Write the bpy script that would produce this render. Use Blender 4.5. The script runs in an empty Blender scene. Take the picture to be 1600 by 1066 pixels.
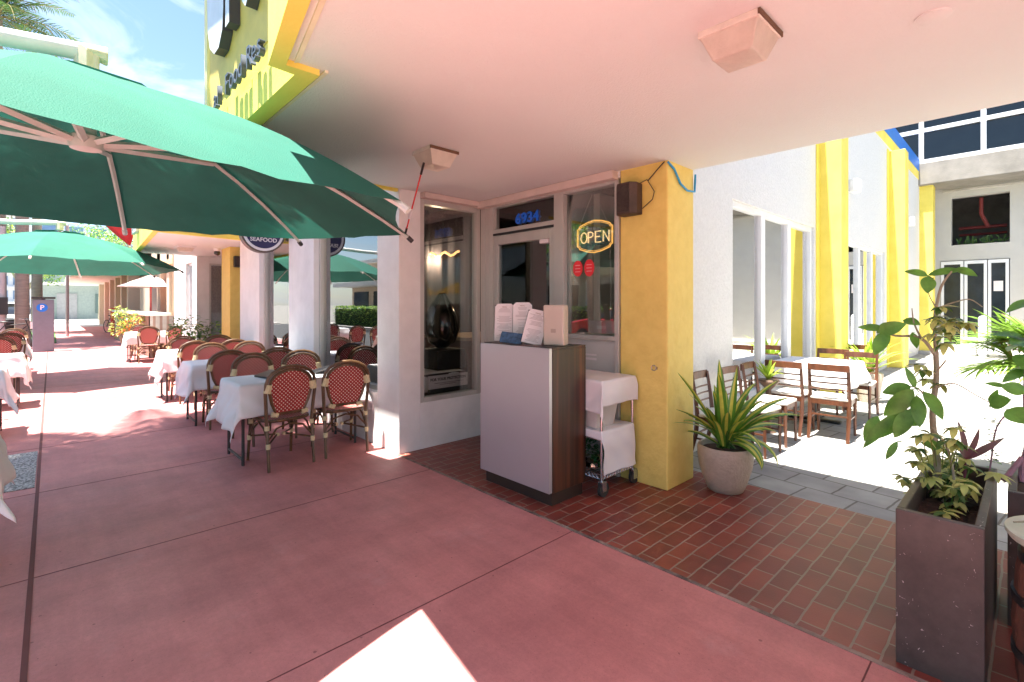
import bpy, math, random
from mathutils import Vector, Matrix
random.seed(7)
R_=math.radians
S=bpy.context.scene
COL=S.collection
# ------------------------------------------------------------ camera
cd=bpy.data.cameras.new('camera'); cam=bpy.data.objects.new('camera',cd); COL.objects.link(cam)
cam.location=(0,0,1.5); cam.rotation_euler=(R_(90),0,R_(46.70))
cd.sensor_width=36; cd.lens=17.19; cd.shift_y=-57/1600; cd.clip_start=.05; cd.clip_end=2000
S.camera=cam
# ------------------------------------------------------------ sky and sun
w=bpy.data.worlds.new('World'); S.world=w; w.use_nodes=True
nt=w.node_tree; nt.nodes.clear()
out=nt.nodes.new('ShaderNodeOutputWorld'); bg=nt.nodes.new('ShaderNodeBackground')
sky=nt.nodes.new('ShaderNodeTexSky'); sky.sky_type='NISHITA'; sky.sun_disc=False
sky.sun_elevation=R_(76); sky.sun_rotation=R_(190.6); sky.air_density=1.0; sky.dust_density=.4; sky.ozone_density=2.5
tc=nt.nodes.new('ShaderNodeTexCoord'); mp=nt.nodes.new('ShaderNodeMapping'); mp.inputs['Scale'].default_value=(1.2,2.6,5)
mp.inputs['Rotation'].default_value=(0.2,.5,.9)
nz=nt.nodes.new('ShaderNodeTexNoise'); nz.inputs['Scale'].default_value=2.2; nz.inputs['Detail'].default_value=8; nz.inputs['Roughness'].default_value=.55; nz.inputs['Distortion'].default_value=.6
cr=nt.nodes.new('ShaderNodeValToRGB'); cr.color_ramp.elements[0].position=.47; cr.color_ramp.elements[1].position=.72
mx=nt.nodes.new('ShaderNodeMixRGB'); mx.inputs['Color2'].default_value=(4.6,5.0,5.6,1)
ml=nt.nodes.new('ShaderNodeMath'); ml.operation='MULTIPLY'; ml.inputs[1].default_value=.8
nt.links.new(tc.outputs['Generated'],mp.inputs[0]); nt.links.new(mp.outputs[0],nz.inputs['Vector'])
nt.links.new(nz.outputs['Fac'],cr.inputs[0]); nt.links.new(cr.outputs[0],ml.inputs[0]); nt.links.new(ml.outputs[0],mx.inputs['Fac'])
nt.links.new(sky.outputs[0],mx.inputs['Color1']); nt.links.new(mx.outputs[0],bg.inputs['Color'])
bg.inputs['Strength'].default_value=.066; nt.links.new(bg.outputs[0],out.inputs[0])
sd=bpy.data.lights.new('sun','SUN'); sd.energy=5.0; sd.angle=R_(.5); sd.color=(1,.95,.88)
sun=bpy.data.objects.new('sun',sd); COL.objects.link(sun)
sun.rotation_euler=Vector((.045,.24,-1)).to_track_quat('-Z','Y').to_euler()
S.view_settings.view_transform='Standard'; S.view_settings.look='None'; S.view_settings.exposure=2.36; S.view_settings.gamma=1
S.render.engine='CYCLES'
try:
    S.cycles.max_bounces=9; S.cycles.diffuse_bounces=5; S.cycles.transparent_max_bounces=16; S.cycles.use_denoising=True
except Exception: pass
# ------------------------------------------------------------ materials
MC={}
def lk(t,a,b): t.links.new(a,b)
def mat(name,col,rough=.6,var=.12,scale=6,bump=0.,bscale=90,metal=0.,spec=.5,col2=None,thr=.5,wid=.25,stretch=(1,1,1),coat=0,trans=0):
    """procedural: two-tone noise colour, optional second tone patches and bump"""
    if name in MC: return MC[name]
    m=bpy.data.materials.new(name); m.use_nodes=True; t=m.node_tree; b=t.nodes['Principled BSDF']
    c=t.nodes.new('ShaderNodeTexCoord'); mpp=t.nodes.new('ShaderNodeMapping'); mpp.inputs['Scale'].default_value=stretch
    lk(t,c.outputs['Object'],mpp.inputs[0])
    n=t.nodes.new('ShaderNodeTexNoise'); n.inputs['Scale'].default_value=scale; n.inputs['Detail'].default_value=7; n.inputs['Roughness'].default_value=.6
    lk(t,mpp.outputs[0],n.inputs['Vector'])
    r=t.nodes.new('ShaderNodeValToRGB')
    a=[max(0,x*(1-var)) for x in col]; d=[min(1,x*(1+var)) for x in (col2 or col)]
    r.color_ramp.elements[0].position=thr-wid; r.color_ramp.elements[1].position=thr+wid
    r.color_ramp.elements[0].color=(*a,1); r.color_ramp.elements[1].color=(*d,1)
    lk(t,n.outputs['Fac'],r.inputs[0]); lk(t,r.outputs[0],b.inputs['Base Color'])
    b.inputs['Roughness'].default_value=rough; b.inputs['Metallic'].default_value=metal
    b.inputs['Specular IOR Level'].default_value=spec
    if coat: b.inputs['Coat Weight'].default_value=coat; b.inputs['Coat Roughness'].default_value=.1
    if bump:
        n2=t.nodes.new('ShaderNodeTexNoise'); n2.inputs['Scale'].default_value=bscale; n2.inputs['Detail'].default_value=4
        lk(t,mpp.outputs[0],n2.inputs['Vector'])
        bp=t.nodes.new('ShaderNodeBump'); bp.inputs['Strength'].default_value=bump; bp.inputs['Distance'].default_value=.01
        lk(t,n2.outputs['Fac'],bp.inputs['Height']); lk(t,bp.outputs[0],b.inputs['Normal'])
    if trans:
        o=t.nodes['Material Output']; tr=t.nodes.new('ShaderNodeBsdfTranslucent'); mi=t.nodes.new('ShaderNodeMixShader')
        mi.inputs[0].default_value=trans; lk(t,r.outputs[0],tr.inputs['Color']); lk(t,b.outputs[0],mi.inputs[1]); lk(t,tr.outputs[0],mi.inputs[2]); lk(t,mi.outputs[0],o.inputs['Surface'])
    MC[name]=m; return m
def glass(name,tint=(.75,.8,.8),base=.06,rough=.0):
    if name in MC: return MC[name]
    m=bpy.data.materials.new(name); m.use_nodes=True; t=m.node_tree; t.nodes.clear()
    o=t.nodes.new('ShaderNodeOutputMaterial'); tr=t.nodes.new('ShaderNodeBsdfTransparent'); tr.inputs[0].default_value=(*tint,1)
    g=t.nodes.new('ShaderNodeBsdfGlossy'); g.inputs['Roughness'].default_value=rough; g.inputs[0].default_value=(1,1,1,1)
    f=t.nodes.new('ShaderNodeFresnel'); f.inputs[0].default_value=1.52; ad=t.nodes.new('ShaderNodeMath'); ad.inputs[1].default_value=base
    n=t.nodes.new('ShaderNodeTexNoise'); n.inputs['Scale'].default_value=1.3; bp=t.nodes.new('ShaderNodeBump'); bp.inputs['Strength'].default_value=.02; bp.inputs['Distance'].default_value=.02
    c=t.nodes.new('ShaderNodeTexCoord'); lk(t,c.outputs['Object'],n.inputs['Vector']); lk(t,n.outputs[0],bp.inputs['Height']); lk(t,bp.outputs[0],g.inputs['Normal'])
    mi=t.nodes.new('ShaderNodeMixShader'); lk(t,f.outputs[0],ad.inputs[0]); lk(t,ad.outputs[0],mi.inputs[0]); lk(t,tr.outputs[0],mi.inputs[1]); lk(t,g.outputs[0],mi.inputs[2]); lk(t,mi.outputs[0],o.inputs[0])
    MC[name]=m; return m
def emis(name,col,st):
    if name in MC: return MC[name]
    m=bpy.data.materials.new(name); m.use_nodes=True; b=m.node_tree.nodes['Principled BSDF']
    b.inputs['Base Color'].default_value=(*col,1); b.inputs['Emission Color'].default_value=(*col,1); b.inputs['Emission Strength'].default_value=st
    MC[name]=m; return m
def weave(name):
    """red and white woven seat: white dots in a quincunx on red"""
    m=bpy.data.materials.new(name); m.use_nodes=True; t=m.node_tree; b=t.nodes['Principled BSDF']
    c=t.nodes.new('ShaderNodeTexCoord'); s=t.nodes.new('ShaderNodeSeparateXYZ'); lk(t,c.outputs['UV'],s.inputs[0])
    def M(op,a,bb=None,v=None):
        n=t.nodes.new('ShaderNodeMath'); n.operation=op
        if hasattr(a,'links'): lk(t,a,n.inputs[0])
        else: n.inputs[0].default_value=a
        if bb is not None:
            if hasattr(bb,'links'): lk(t,bb,n.inputs[1])
            else: n.inputs[1].default_value=bb
        return n.outputs[0]
    k=math.pi/.0178
    sx=M('SINE',M('MULTIPLY',s.outputs[0],k)); sy=M('SINE',M('MULTIPLY',s.outputs[1],k))
    p=M('MULTIPLY',sx,sy)
    r=t.nodes.new('ShaderNodeValToRGB'); r.color_ramp.elements[0].position=.50; r.color_ramp.elements[1].position=.62
    r.color_ramp.elements[0].color=(.36,.016,.014,1); r.color_ramp.elements[1].color=(.86,.76,.64,1)
    lk(t,p,r.inputs[0])
    n=t.nodes.new('ShaderNodeTexNoise'); n.inputs['Scale'].default_value=9; lk(t,c.outputs['UV'],n.inputs['Vector'])
    mu=t.nodes.new('ShaderNodeMixRGB'); mu.blend_type='MULTIPLY'; mu.inputs[0].default_value=.35; lk(t,r.outputs[0],mu.inputs[1]); lk(t,n.outputs['Fac'],mu.inputs[2])
    lk(t,mu.outputs[0],b.inputs['Base Color']); b.inputs['Roughness'].default_value=.45
    bp=t.nodes.new('ShaderNodeBump'); bp.inputs['Strength'].default_value=.5; bp.inputs['Distance'].default_value=.002; lk(t,p,bp.inputs['Height']); lk(t,bp.outputs[0],b.inputs['Normal'])
    return m
def bricks(name,c1,c2,mortar,bw,rh,ms,rot=0,offs=.5,rough=.6,var=.35,bump=.4,squash=1):
    m=bpy.data.materials.new(name); m.use_nodes=True; t=m.node_tree; b=t.nodes['Principled BSDF']
    c=t.nodes.new('ShaderNodeTexCoord'); mp=t.nodes.new('ShaderNodeMapping'); mp.inputs['Rotation'].default_value=(0,0,rot); lk(t,c.outputs['Object'],mp.inputs[0])
    # small wobble so that joints are not ruled lines
    wn=t.nodes.new('ShaderNodeTexNoise'); wn.inputs['Scale'].default_value=7; lk(t,mp.outputs[0],wn.inputs['Vector'])
    vs=t.nodes.new('ShaderNodeVectorMath'); vs.operation='MULTIPLY_ADD'; lk(t,wn.outputs['Color'],vs.inputs[0]); vs.inputs[1].default_value=(.014,.014,0); lk(t,mp.outputs[0],vs.inputs[2])
    k=t.nodes.new('ShaderNodeTexBrick'); lk(t,vs.outputs[0],k.inputs['Vector'])
    k.inputs['Scale'].default_value=1; k.inputs['Brick Width'].default_value=bw; k.inputs['Row Height'].default_value=rh; k.inputs['Mortar Size'].default_value=ms; k.inputs['Mortar Smooth'].default_value=.25
    k.offset=offs; k.inputs['Color1'].default_value=(*c1,1); k.inputs['Color2'].default_value=(*c2,1); k.inputs['Mortar'].default_value=(*mortar,1); k.inputs['Bias'].default_value=0
    n=t.nodes.new('ShaderNodeTexNoise'); n.inputs['Scale'].default_value=3.5; n.inputs['Detail'].default_value=8; lk(t,c.outputs['Object'],n.inputs['Vector'])
    r=t.nodes.new('ShaderNodeValToRGB'); r.color_ramp.elements[0].position=.3; r.color_ramp.elements[1].position=.7; r.color_ramp.elements[0].color=(1-var,1-var,1-var,1)
    lk(t,n.outputs[0],r.inputs[0]); mu=t.nodes.new('ShaderNodeMixRGB'); mu.blend_type='MULTIPLY'; mu.inputs[0].default_value=1; lk(t,k.outputs['Color'],mu.inputs[1]); lk(t,r.outputs[0],mu.inputs[2])
    lk(t,mu.outputs[0],b.inputs['Base Color']); b.inputs['Roughness'].default_value=rough
    fn=t.nodes.new('ShaderNodeTexNoise'); fn.inputs['Scale'].default_value=120; lk(t,c.outputs['Object'],fn.inputs['Vector'])
    ma=t.nodes.new('ShaderNodeMath'); ma.operation='MULTIPLY_ADD'; ma.inputs[1].default_value=-1.; lk(t,k.outputs['Fac'],ma.inputs[0]); 
    ms2=t.nodes.new('ShaderNodeMath'); ms2.operation='MULTIPLY'; ms2.inputs[1].default_value=.35; lk(t,fn.outputs[0],ms2.inputs[0]); lk(t,ms2.outputs[0],ma.inputs[2])
    bp=t.nodes.new('ShaderNodeBump'); bp.inputs['Strength'].default_value=bump; bp.inputs['Distance'].default_value=.006; lk(t,ma.outputs[0],bp.inputs['Height']); lk(t,bp.outputs[0],b.inputs['Normal'])
    MC[name]=m; return m
def pinkwalk():
    m=bpy.data.materials.new('pink_concrete'); m.use_nodes=True; t=m.node_tree; b=t.nodes['Principled BSDF']
    c=t.nodes.new('ShaderNodeTexCoord')
    def N(s,d=8,r=.6,st=(1,1,1)):
        mp=t.nodes.new('ShaderNodeMapping'); mp.inputs['Scale'].default_value=st; lk(t,c.outputs['Object'],mp.inputs[0])
        n=t.nodes.new('ShaderNodeTexNoise'); n.inputs['Scale'].default_value=s; n.inputs['Detail'].default_value=d; n.inputs['Roughness'].default_value=r; lk(t,mp.outputs[0],n.inputs['Vector']); return n.outputs['Fac']
    def RP(i,p0,p1,c0,c1):
        r=t.nodes.new('ShaderNodeValToRGB'); e=r.color_ramp.elements; e[0].position=p0; e[1].position=p1; e[0].color=(*c0,1); e[1].color=(*c1,1); lk(t,i,r.inputs[0]); return r.outputs[0]
    def MUL(a,bb,f=1):
        u=t.nodes.new('ShaderNodeMixRGB'); u.blend_type='MULTIPLY'; u.inputs[0].default_value=f; lk(t,a,u.inputs[1]); lk(t,bb,u.inputs[2]); return u.outputs[0]
    base=RP(N(.8),.35,.65,(.62,.23,.212),(.74,.30,.275))
    stain=RP(N(2.3,10,.7,(1,.5,1)),.30,.62,(.72,.71,.74),(1,1,1))
    fine=RP(N(45,6,.75),.3,.7,(.84,.83,.83),(1.0,1.0,1.0))
    speck=RP(N(160,2,.5),.30,.38,(.7,.68,.66),(1,1,1))
    light=RP(N(1.7,8,.7),.58,.8,(0,0,0),(1,1,1))
    gum=RP(N(38,1,.3),.20,.22,(.55,.5,.5),(1,1,1)); streak=RP(N(5,6,.65,(.25,1.6,1)),.34,.6,(.88,.87,.88),(1,1,1))
    x=MUL(MUL(MUL(MUL(MUL(base,stain),fine),speck,.7),gum),streak)
    u=t.nodes.new('ShaderNodeMixRGB'); u.inputs[2].default_value=(.58,.35,.34,1); lk(t,x,u.inputs[1])
    mm=t.nodes.new('ShaderNodeMath'); mm.operation='MULTIPLY'; mm.inputs[1].default_value=.5; lk(t,light,mm.inputs[0]); lk(t,mm.outputs[0],u.inputs[0])
    lk(t,u.outputs[0],b.inputs['Base Color'])
    rr=t.nodes.new('ShaderNodeMapRange'); rr.inputs[3].default_value=.42; rr.inputs[4].default_value=.72; lk(t,N(2.3,8),rr.inputs[0]); lk(t,rr.outputs[0],b.inputs['Roughness'])
    bp=t.nodes.new('ShaderNodeBump'); bp.inputs['Strength'].default_value=.25; bp.inputs['Distance'].default_value=.003; lk(t,N(120,5),bp.inputs['Height']); lk(t,bp.outputs[0],b.inputs['Normal'])
    return m
M_pink=pinkwalk()
M_joint=mat('joint_dark',(.17,.055,.05),.8)
M_brick=bricks('red_brick_paving',(.33,.072,.045),(.21,.044,.032),(.32,.235,.18),.215,.107,.0055,rot=R_(90),rough=.42)
M_paver=bricks('grey_pavers',(.44,.43,.40),(.33,.32,.305),(.17,.155,.13),.36,.31,.008,rot=R_(7),var=.3,rough=.75)
M_gravel=mat('gravel_mix',(.12,.12,.12),.9,.2,60,.8,60,col2=(.45,.44,.42),wid=.1)
M_asphalt=mat('asphalt',(.05,.05,.052),.85,.3,40,.4,120)
M_ground=mat('far_ground',(.22,.21,.19),.9,.2,2)
M_grass=mat('grass_green',(.06,.16,.03),.9,.4,30,.6,60)
M_white=mat('white_stucco',(.72,.71,.69),.8,.06,3,.25,70,col2=(.78,.77,.75))
M_whrough=mat('white_rough_stucco',(.64,.64,.63),.85,.035,30,1.,38,col2=(.70,.70,.69))
M_ceil=mat('soffit_paint',(.72,.74,.71),.7,.012,1.2,.4,110,col2=(.735,.755,.725))
M_yel=mat('yellow_paint',(.75,.575,.14),.65,.05,9,.9,16,col2=(.77,.61,.17))
M_yelp=mat('pale_yellow_paint',(.80,.66,.10),.65,.06,3,.2,60,col2=(.84,.70,.14))
M_cream=mat('cream_trim',(.75,.70,.5),.6)
M_alum=mat('brushed_aluminium',(.50,.49,.45),.38,.12,5,metal=.25,stretch=(1,1,.05))
M_whframe=mat('white_frame',(.72,.74,.76),.45,.05,4)
M_glass=glass('shop_glass',(.90,.92,.92),.05)
M_glassL=glass('courtyard_glass',(.8,.84,.84),.46)
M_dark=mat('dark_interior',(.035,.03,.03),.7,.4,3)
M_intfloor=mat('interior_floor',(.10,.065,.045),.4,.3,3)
M_black=mat('black_metal',(.02,.02,.02),.45,.2,10)
M_blackgloss=mat('black_gloss',(.012,.012,.012),.08,.2,10,coat=.6)
M_blue=mat('blue_paint',(.0,.16,.62),.5,.1,5)
M_bluev=mat('blue_vinyl',(.0,.13,.75),.4,.05,5)
M_navy=mat('navy_paint',(.02,.02,.09),.4)
M_green=mat('green_canvas',(.018,.125,.088),.75,.10,2.2,.35,190,col2=(.022,.145,.105),trans=.17,spec=.3)
M_rib=mat('beige_powder_metal',(.56,.60,.54),.4,.06,10)
M_cloth=mat('white_tablecloth',(.80,.79,.80),.8,.03,3,.1,300,trans=.12)
M_cane=mat('brown_cane',(.062,.030,.012),.38,.35,14,.3,90,stretch=(1,1,.25),col2=(.115,.058,.022))
M_bind=mat('cream_binding',(.62,.52,.30),.5,.2,60,.6,160)
M_weave=weave('red_white_weave')
M_chwood=mat('brown_chair_wood',(.062,.022,.011),.33,.3,12,.15,60,stretch=(1,1,.2),col2=(.13,.046,.021))
M_pad=mat('cream_seat_pad',(.70,.66,.58),.55,.05,6)
M_pot=mat('cream_glazed_pot',(.46,.39,.31),.5,.1,22,1.,55)
M_soil=mat('soil',(.05,.03,.02),.95,.5,50,1.,60)
M_leaf=mat('dark_leaf',(.07,.21,.03),.36,.4,9,col2=(.13,.33,.05),trans=.32)
M_leafy=mat('yellow_green_leaf',(.55,.62,.20),.45,.3,12,trans=.3)
M_leafm=mat('mid_leaf',(.07,.17,.03),.42,.3,12,trans=.25)
M_leafl=mat('lime_leaf',(.36,.50,.06),.45,.25,8,trans=.35)
M_leafr=mat('purple_leaf',(.30,.035,.11),.4,.3,9,col2=(.10,.10,.07),trans=.2)
M_bark=mat('grey_brown_bark',(.28,.26,.18),.8,.3,25,.8,50,stretch=(1,1,.4))
M_palmbark=mat('palm_bark',(.26,.22,.18),.9,.25,8,1.,20,stretch=(.4,.4,3))
M_steel=mat('chrome_wire',(.55,.55,.56),.22,.1,10,metal=.9)
M_rubber=mat('dark_rubber',(.025,.025,.025),.7)
M_red=mat('red_paint',(.65,.03,.03),.5)
M_redcloth=mat('red_canvas',(.70,.03,.03),.7,trans=.2)
M_conc=mat('grey_concrete',(.40,.38,.35),.85,.15,3,.4,50,col2=(.48,.46,.42))
M_beige=mat('beige_stucco',(.58,.46,.34),.8,.06,2,.2,60)
M_lens=mat('prismatic_lens',(.70,.62,.52),.3,.12,6,.6,180,trans=.3,col2=(.78,.71,.62))
M_plasw=mat('translucent_plastic',(.62,.58,.54),.35,.08,8,trans=.2)
M_paper=mat('paper',(.74,.70,.70),.6,.04,8)
M_text=mat('ink',(.03,.03,.03),.6)
M_grey=mat('meter_grey',(.14,.16,.20),.4,.1,8)
def woodpanel():
    m=bpy.data.materials.new('striped_walnut'); m.use_nodes=True; t=m.node_tree; b=t.nodes['Principled BSDF']
    c=t.nodes.new('ShaderNodeTexCoord'); mp=t.nodes.new('ShaderNodeMapping'); mp.inputs['Scale'].default_value=(9,9,.18); lk(t,c.outputs['Object'],mp.inputs[0])
    n=t.nodes.new('ShaderNodeTexNoise'); n.inputs['Scale'].default_value=1.6; n.inputs['Detail'].default_value=5; lk(t,mp.outputs[0],n.inputs['Vector'])
    r=t.nodes.new('ShaderNodeValToRGB'); e=r.color_ramp.elements; e[0].position=.32; e[0].color=(.012,.006,.004,1); e[1].position=.74; e[1].color=(.17,.05,.022,1)
    x=e.new(.5); x.color=(.040,.016,.009,1); lk(t,n.outputs[0],r.inputs[0]); lk(t,r.outputs[0],b.inputs['Base Color']); b.inputs['Roughness'].default_value=.35
    return m
M_walnut=woodpanel()
M_silver=mat('silver_laminate',(.50,.50,.53),.33,.04,1.5,metal=.6)
def planterm():
    m=bpy.data.materials.new('scuffed_planter'); m.use_nodes=True; t=m.node_tree; b=t.nodes['Principled BSDF']
    c=t.nodes.new('ShaderNodeTexCoord')
    n=t.nodes.new('ShaderNodeTexNoise'); n.inputs['Scale'].default_value=5; n.inputs['Detail'].default_value=9; n.inputs['Roughness'].default_value=.7; lk(t,c.outputs['Object'],n.inputs['Vector'])
    r=t.nodes.new('ShaderNodeValToRGB'); e=r.color_ramp.elements; e[0].position=.3; e[0].color=(.045,.040,.036,1); e[1].position=.75; e[1].color=(.11,.092,.080,1); lk(t,n.outputs[0],r.inputs[0])
    v=t.nodes.new('ShaderNodeTexNoise'); v.inputs['Scale'].default_value=48; v.inputs['Detail'].default_value=3; v.inputs['Distortion'].default_value=1.5; lk(t,c.outputs['Object'],v.inputs['Vector'])
    r2=t.nodes.new('ShaderNodeValToRGB'); e=r2.color_ramp.elements; e[0].position=.70; e[0].color=(0,0,0,1); e[1].position=.73; e[1].color=(1,1,1,1); lk(t,v.outputs[0],r2.inputs[0])
    u=t.nodes.new('ShaderNodeMixRGB'); lk(t,r2.outputs[0],u.inputs[0]); lk(t,r.outputs[0],u.inputs[1]); u.inputs[2].default_value=(.5,.46,.44,1)
    lk(t,u.outputs[0],b.inputs['Base Color']); b.inputs['Roughness'].default_value=.4
    return m
M_planter=planterm()
# ------------------------------------------------------------ builders
class MB:
    def __init__(s): s.v=[]; s.f=[]; s.mi=[]; s.uv={}
    def add(s,vs,fs,mi=0):
        o=len(s.v); s.v+= [tuple(x) for x in vs]
        for f in fs: s.f.append(tuple(i+o for i in f)); s.mi.append(mi)
        return s
    def box(s,x0,x1,y0,y1,z0,z1,mi=0):
        vs=[(x0,y0,z0),(x1,y0,z0),(x1,y1,z0),(x0,y1,z0),(x0,y0,z1),(x1,y0,z1),(x1,y1,z1),(x0,y1,z1)]
        return s.add(vs,[(0,3,2,1),(4,5,6,7),(0,1,5,4),(1,2,6,5),(2,3,7,6),(3,0,4,7)],mi)
    def prism(s,poly,z0,z1,mi=0):
        n=len(poly); vs=[(x,y,z0) for x,y in poly]+[(x,y,z1) for x,y in poly]
        return s.add(vs,[tuple(range(n-1,-1,-1)),tuple(range(n,2*n))]+[(i,(i+1)%n,n+(i+1)%n,n+i) for i in range(n)],mi)
    def slab(s,pts,nrm,th,mi=0):
        n=len(pts); d=Vector(nrm).normalized()*th; a=[Vector(p) for p in pts]
        vs=a+[p+d for p in a]
        return s.add(vs,[tuple(range(n)),tuple(range(2*n-1,n-1,-1))]+[(i,n+i,n+(i+1)%n,(i+1)%n) for i in range(n)],mi)
    def tube(s,pts,r,n=8,mi=0,cap=True,closed=False):
        P=[Vector(p) for p in pts]; m=len(P); rs=r if isinstance(r,(list,tuple)) else [r]*m
        up=None; o=len(s.v); rings=[]
        for i in range(m):
            if closed: d=P[(i+1)%m]-P[i-1]
            else: d=P[min(i+1,m-1)]-P[max(i-1,0)]
            if d.length<1e-9: d=Vector((0,0,1))
            d.normalize()
            if up is None:
                up=Vector((0,0,1)) if abs(d.z)<.9 else Vector((1,0,0))
            a=(up-d*up.dot(d)); 
            if a.length<1e-6: a=d.orthogonal()
            a.normalize(); b=d.cross(a); up=a
            for k in range(n):
                t=2*math.pi*k/n; s.v.append(tuple(P[i]+a*math.cos(t)*rs[i]+b*math.sin(t)*rs[i]))
        for i in range(m if closed else m-1):
            j=(i+1)%m
            for k in range(n):
                s.f.append((o+i*n+k,o+i*n+(k+1)%n,o+j*n+(k+1)%n,o+j*n+k)); s.mi.append(mi)
        if cap and not closed:
            s.f.append(tuple(o+k for k in range(n-1,-1,-1))); s.mi.append(mi)
            s.f.append(tuple(o+(m-1)*n+k for k in range(n))); s.mi.append(mi)
        return s
    def lathe(s,prof,c=(0,0,0),n=24,mi=0):
        o=len(s.v)
        for r,z in prof:
            for k in range(n):
                t=2*math.pi*k/n; s.v.append((c[0]+r*math.cos(t),c[1]+r*math.sin(t),c[2]+z))
        for i in range(len(prof)-1):
            for k in range(n):
                s.f.append((o+i*n+k,o+i*n+(k+1)%n,o+(i+1)*n+(k+1)%n,o+(i+1)*n+k)); s.mi.append(mi)
        s.f.append(tuple(o+k for k in range(n-1,-1,-1))); s.mi.append(mi)
        s.f.append(tuple(o+(len(prof)-1)*n+k for k in range(n))); s.mi.append(mi)
        return s
    def ell(s,c,r,n=14,m=9,mi=0):
        pr=[]
        o=len(s.v)
        for i in range(m+1):
            a=math.pi*i/m
            for k in range(n):
                t=2*math.pi*k/n; s.v.append((c[0]+r[0]*math.sin(a)*math.cos(t)+0,c[1]+r[1]*math.sin(a)*math.sin(t),c[2]-r[2]*math.cos(a)))
        for i in range(m):
            for k in range(n): s.f.append((o+i*n+k,o+i*n+(k+1)%n,o+(i+1)*n+(k+1)%n,o+(i+1)*n+k)); s.mi.append(mi)
        return s
    def strap(s,base,az,el,L,W,droop,mi=0,mic=None,n=9,fold=.25,twist=0):
        """strap leaf: starts at base, leaves at azimuth/elevation, bends down by droop (radians over the length)"""
        p=Vector(base); o=len(s.v); e=el
        for i in range(n+1):
            t=i/n; wd=W*(math.sin(math.pi*min(1,.16+t*.84))**.5 if t<1 else 0.02)*(.75+.25*math.sin(math.pi*min(1,t*1.1+.05)))
            d=Vector((math.cos(az)*math.cos(e),math.sin(az)*math.cos(e),math.sin(e)))
            sd=Vector((-math.sin(az),math.cos(az),0)); up=d.cross(sd); 
            a=twist*t; sd=(sd*math.cos(a)+up*math.sin(a))
            up=sd.cross(d)
            for q in (-1,-.38,0,.38,1):
                s.v.append(tuple(p+sd*(wd*q/2)+up*(abs(q)*fold*wd/2)))
            p=p+d*(L/n); e-=droop/n*(.4+1.2*t)
        for i in range(n):
            for q in range(4):
                s.f.append((o+i*5+q,o+i*5+q+1,o+(i+1)*5+q+1,o+(i+1)*5+q)); s.mi.append(mic if (mic is not None and q in (1,2)) else mi)
        return s
    def leaf(s,base,d,nrm,L,W,mi=0,curl=.15,n=6):
        """broad oval leaf with a fold along the midrib"""
        d=Vector(d).normalized(); nrm=Vector(nrm); nrm=(nrm-d*nrm.dot(d))
        if nrm.length<1e-4: nrm=d.orthogonal()
        nrm.normalize(); sd=d.cross(nrm); o=len(s.v); b=Vector(base)
        for i in range(n+1):
            t=i/n; wd=W/2*(math.sin(math.pi*t**.85))**.8 if 0<t<1 else 0.001
            c=b+d*(L*t)-nrm*(curl*L*t*t)
            s.v+= [tuple(c-sd*wd+nrm*wd*.25),tuple(c),tuple(c+sd*wd+nrm*wd*.25)]
        for i in range(n):
            for q in range(2): s.f.append((o+i*3+q,o+i*3+q+1,o+(i+1)*3+q+1,o+(i+1)*3+q)); s.mi.append(mi)
        return s
    def build(s,name,mats,parent=None,smooth=False,bevel=0,loc=None,angle=40):
        me=bpy.data.meshes.new(name); 
        org=Vector(loc) if loc else Vector((0,0,0))
        me.from_pydata([tuple(Vector(v)-org) for v in s.v],[],s.f); 
        if not isinstance(mats,(list,tuple)): mats=[mats]
        for m in mats: me.materials.append(m)
        if len(mats)>1:
            for p,i in zip(me.polygons,s.mi): p.material_index=i
        if smooth:
            for p in me.polygons: p.use_smooth=True
            try: me.set_sharp_from_angle(angle=R_(angle))
            except Exception: pass
        me.update()
        o=bpy.data.objects.new(name,me); COL.objects.link(o)
        if loc: o.location=org
        if parent: o.parent=parent
        if bevel:
            b=o.modifiers.new('bevel','BEVEL'); b.width=bevel; b.segments=2; b.limit_method='ANGLE'; b.angle_limit=R_(50)
        return o
def uvproj(o,ax):
    me=o.data; uv=me.uv_layers.new(name='uv')
    for l in me.loops:
        v=me.vertices[l.vertex_index].co; uv.data[l.index].uv=(v[ax[0]],v[ax[1]])
def tag(o,label=None,cat=None,group=None,kind=None):
    if label: o['label']=label
    if cat: o['category']=cat
    if group: o['group']=group
    if kind: o['kind']=kind
    return o
def thing(name,label,cat,loc=(0,0,0),rz=0,group=None):
    o=bpy.data.objects.new(name,None); COL.objects.link(o); o.location=loc; o.rotation_euler=(0,0,rz); o.empty_display_size=.1
    return tag(o,label,cat,group)
def st(o): o['kind']='structure'; return o
KIDS={}
def dup(root,loc,rz,label=None,group=None):
    def cp(o,par):
        c=o.copy(); COL.objects.link(c); c.parent=par
        for ch in o.children: cp(ch,c)
        return c
    r=cp(root,None); r.location=loc; r.rotation_euler=(0,0,rz)
    if label: r['label']=label
    if group: r['group']=group
    return r
def text(name,s,size,loc,rot,ext,m,parent=None,align='CENTER',bev=0,sx=1,font=None):
    c=bpy.data.curves.new(name,'FONT'); c.body=s; c.size=size; c.extrude=ext; c.align_x=align; c.align_y='CENTER'; c.bevel_depth=bev; c.space_character=1.02
    o=bpy.data.objects.new(name+'_t',c); COL.objects.link(o); bpy.context.view_layer.update()
    me=bpy.data.meshes.new_from_object(o.evaluated_get(bpy.context.evaluated_depsgraph_get())); bpy.data.objects.remove(o)
    me.materials.clear(); me.materials.append(m)
    q=bpy.data.objects.new(name,me); COL.objects.link(q); q.location=loc; q.rotation_euler=rot; q.scale=(sx,1,1)
    if parent: q.parent=parent
    return q
FX=(R_(90),0,R_(90))   # faces +X
FY=(R_(90),0,0)        # faces -Y
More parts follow.
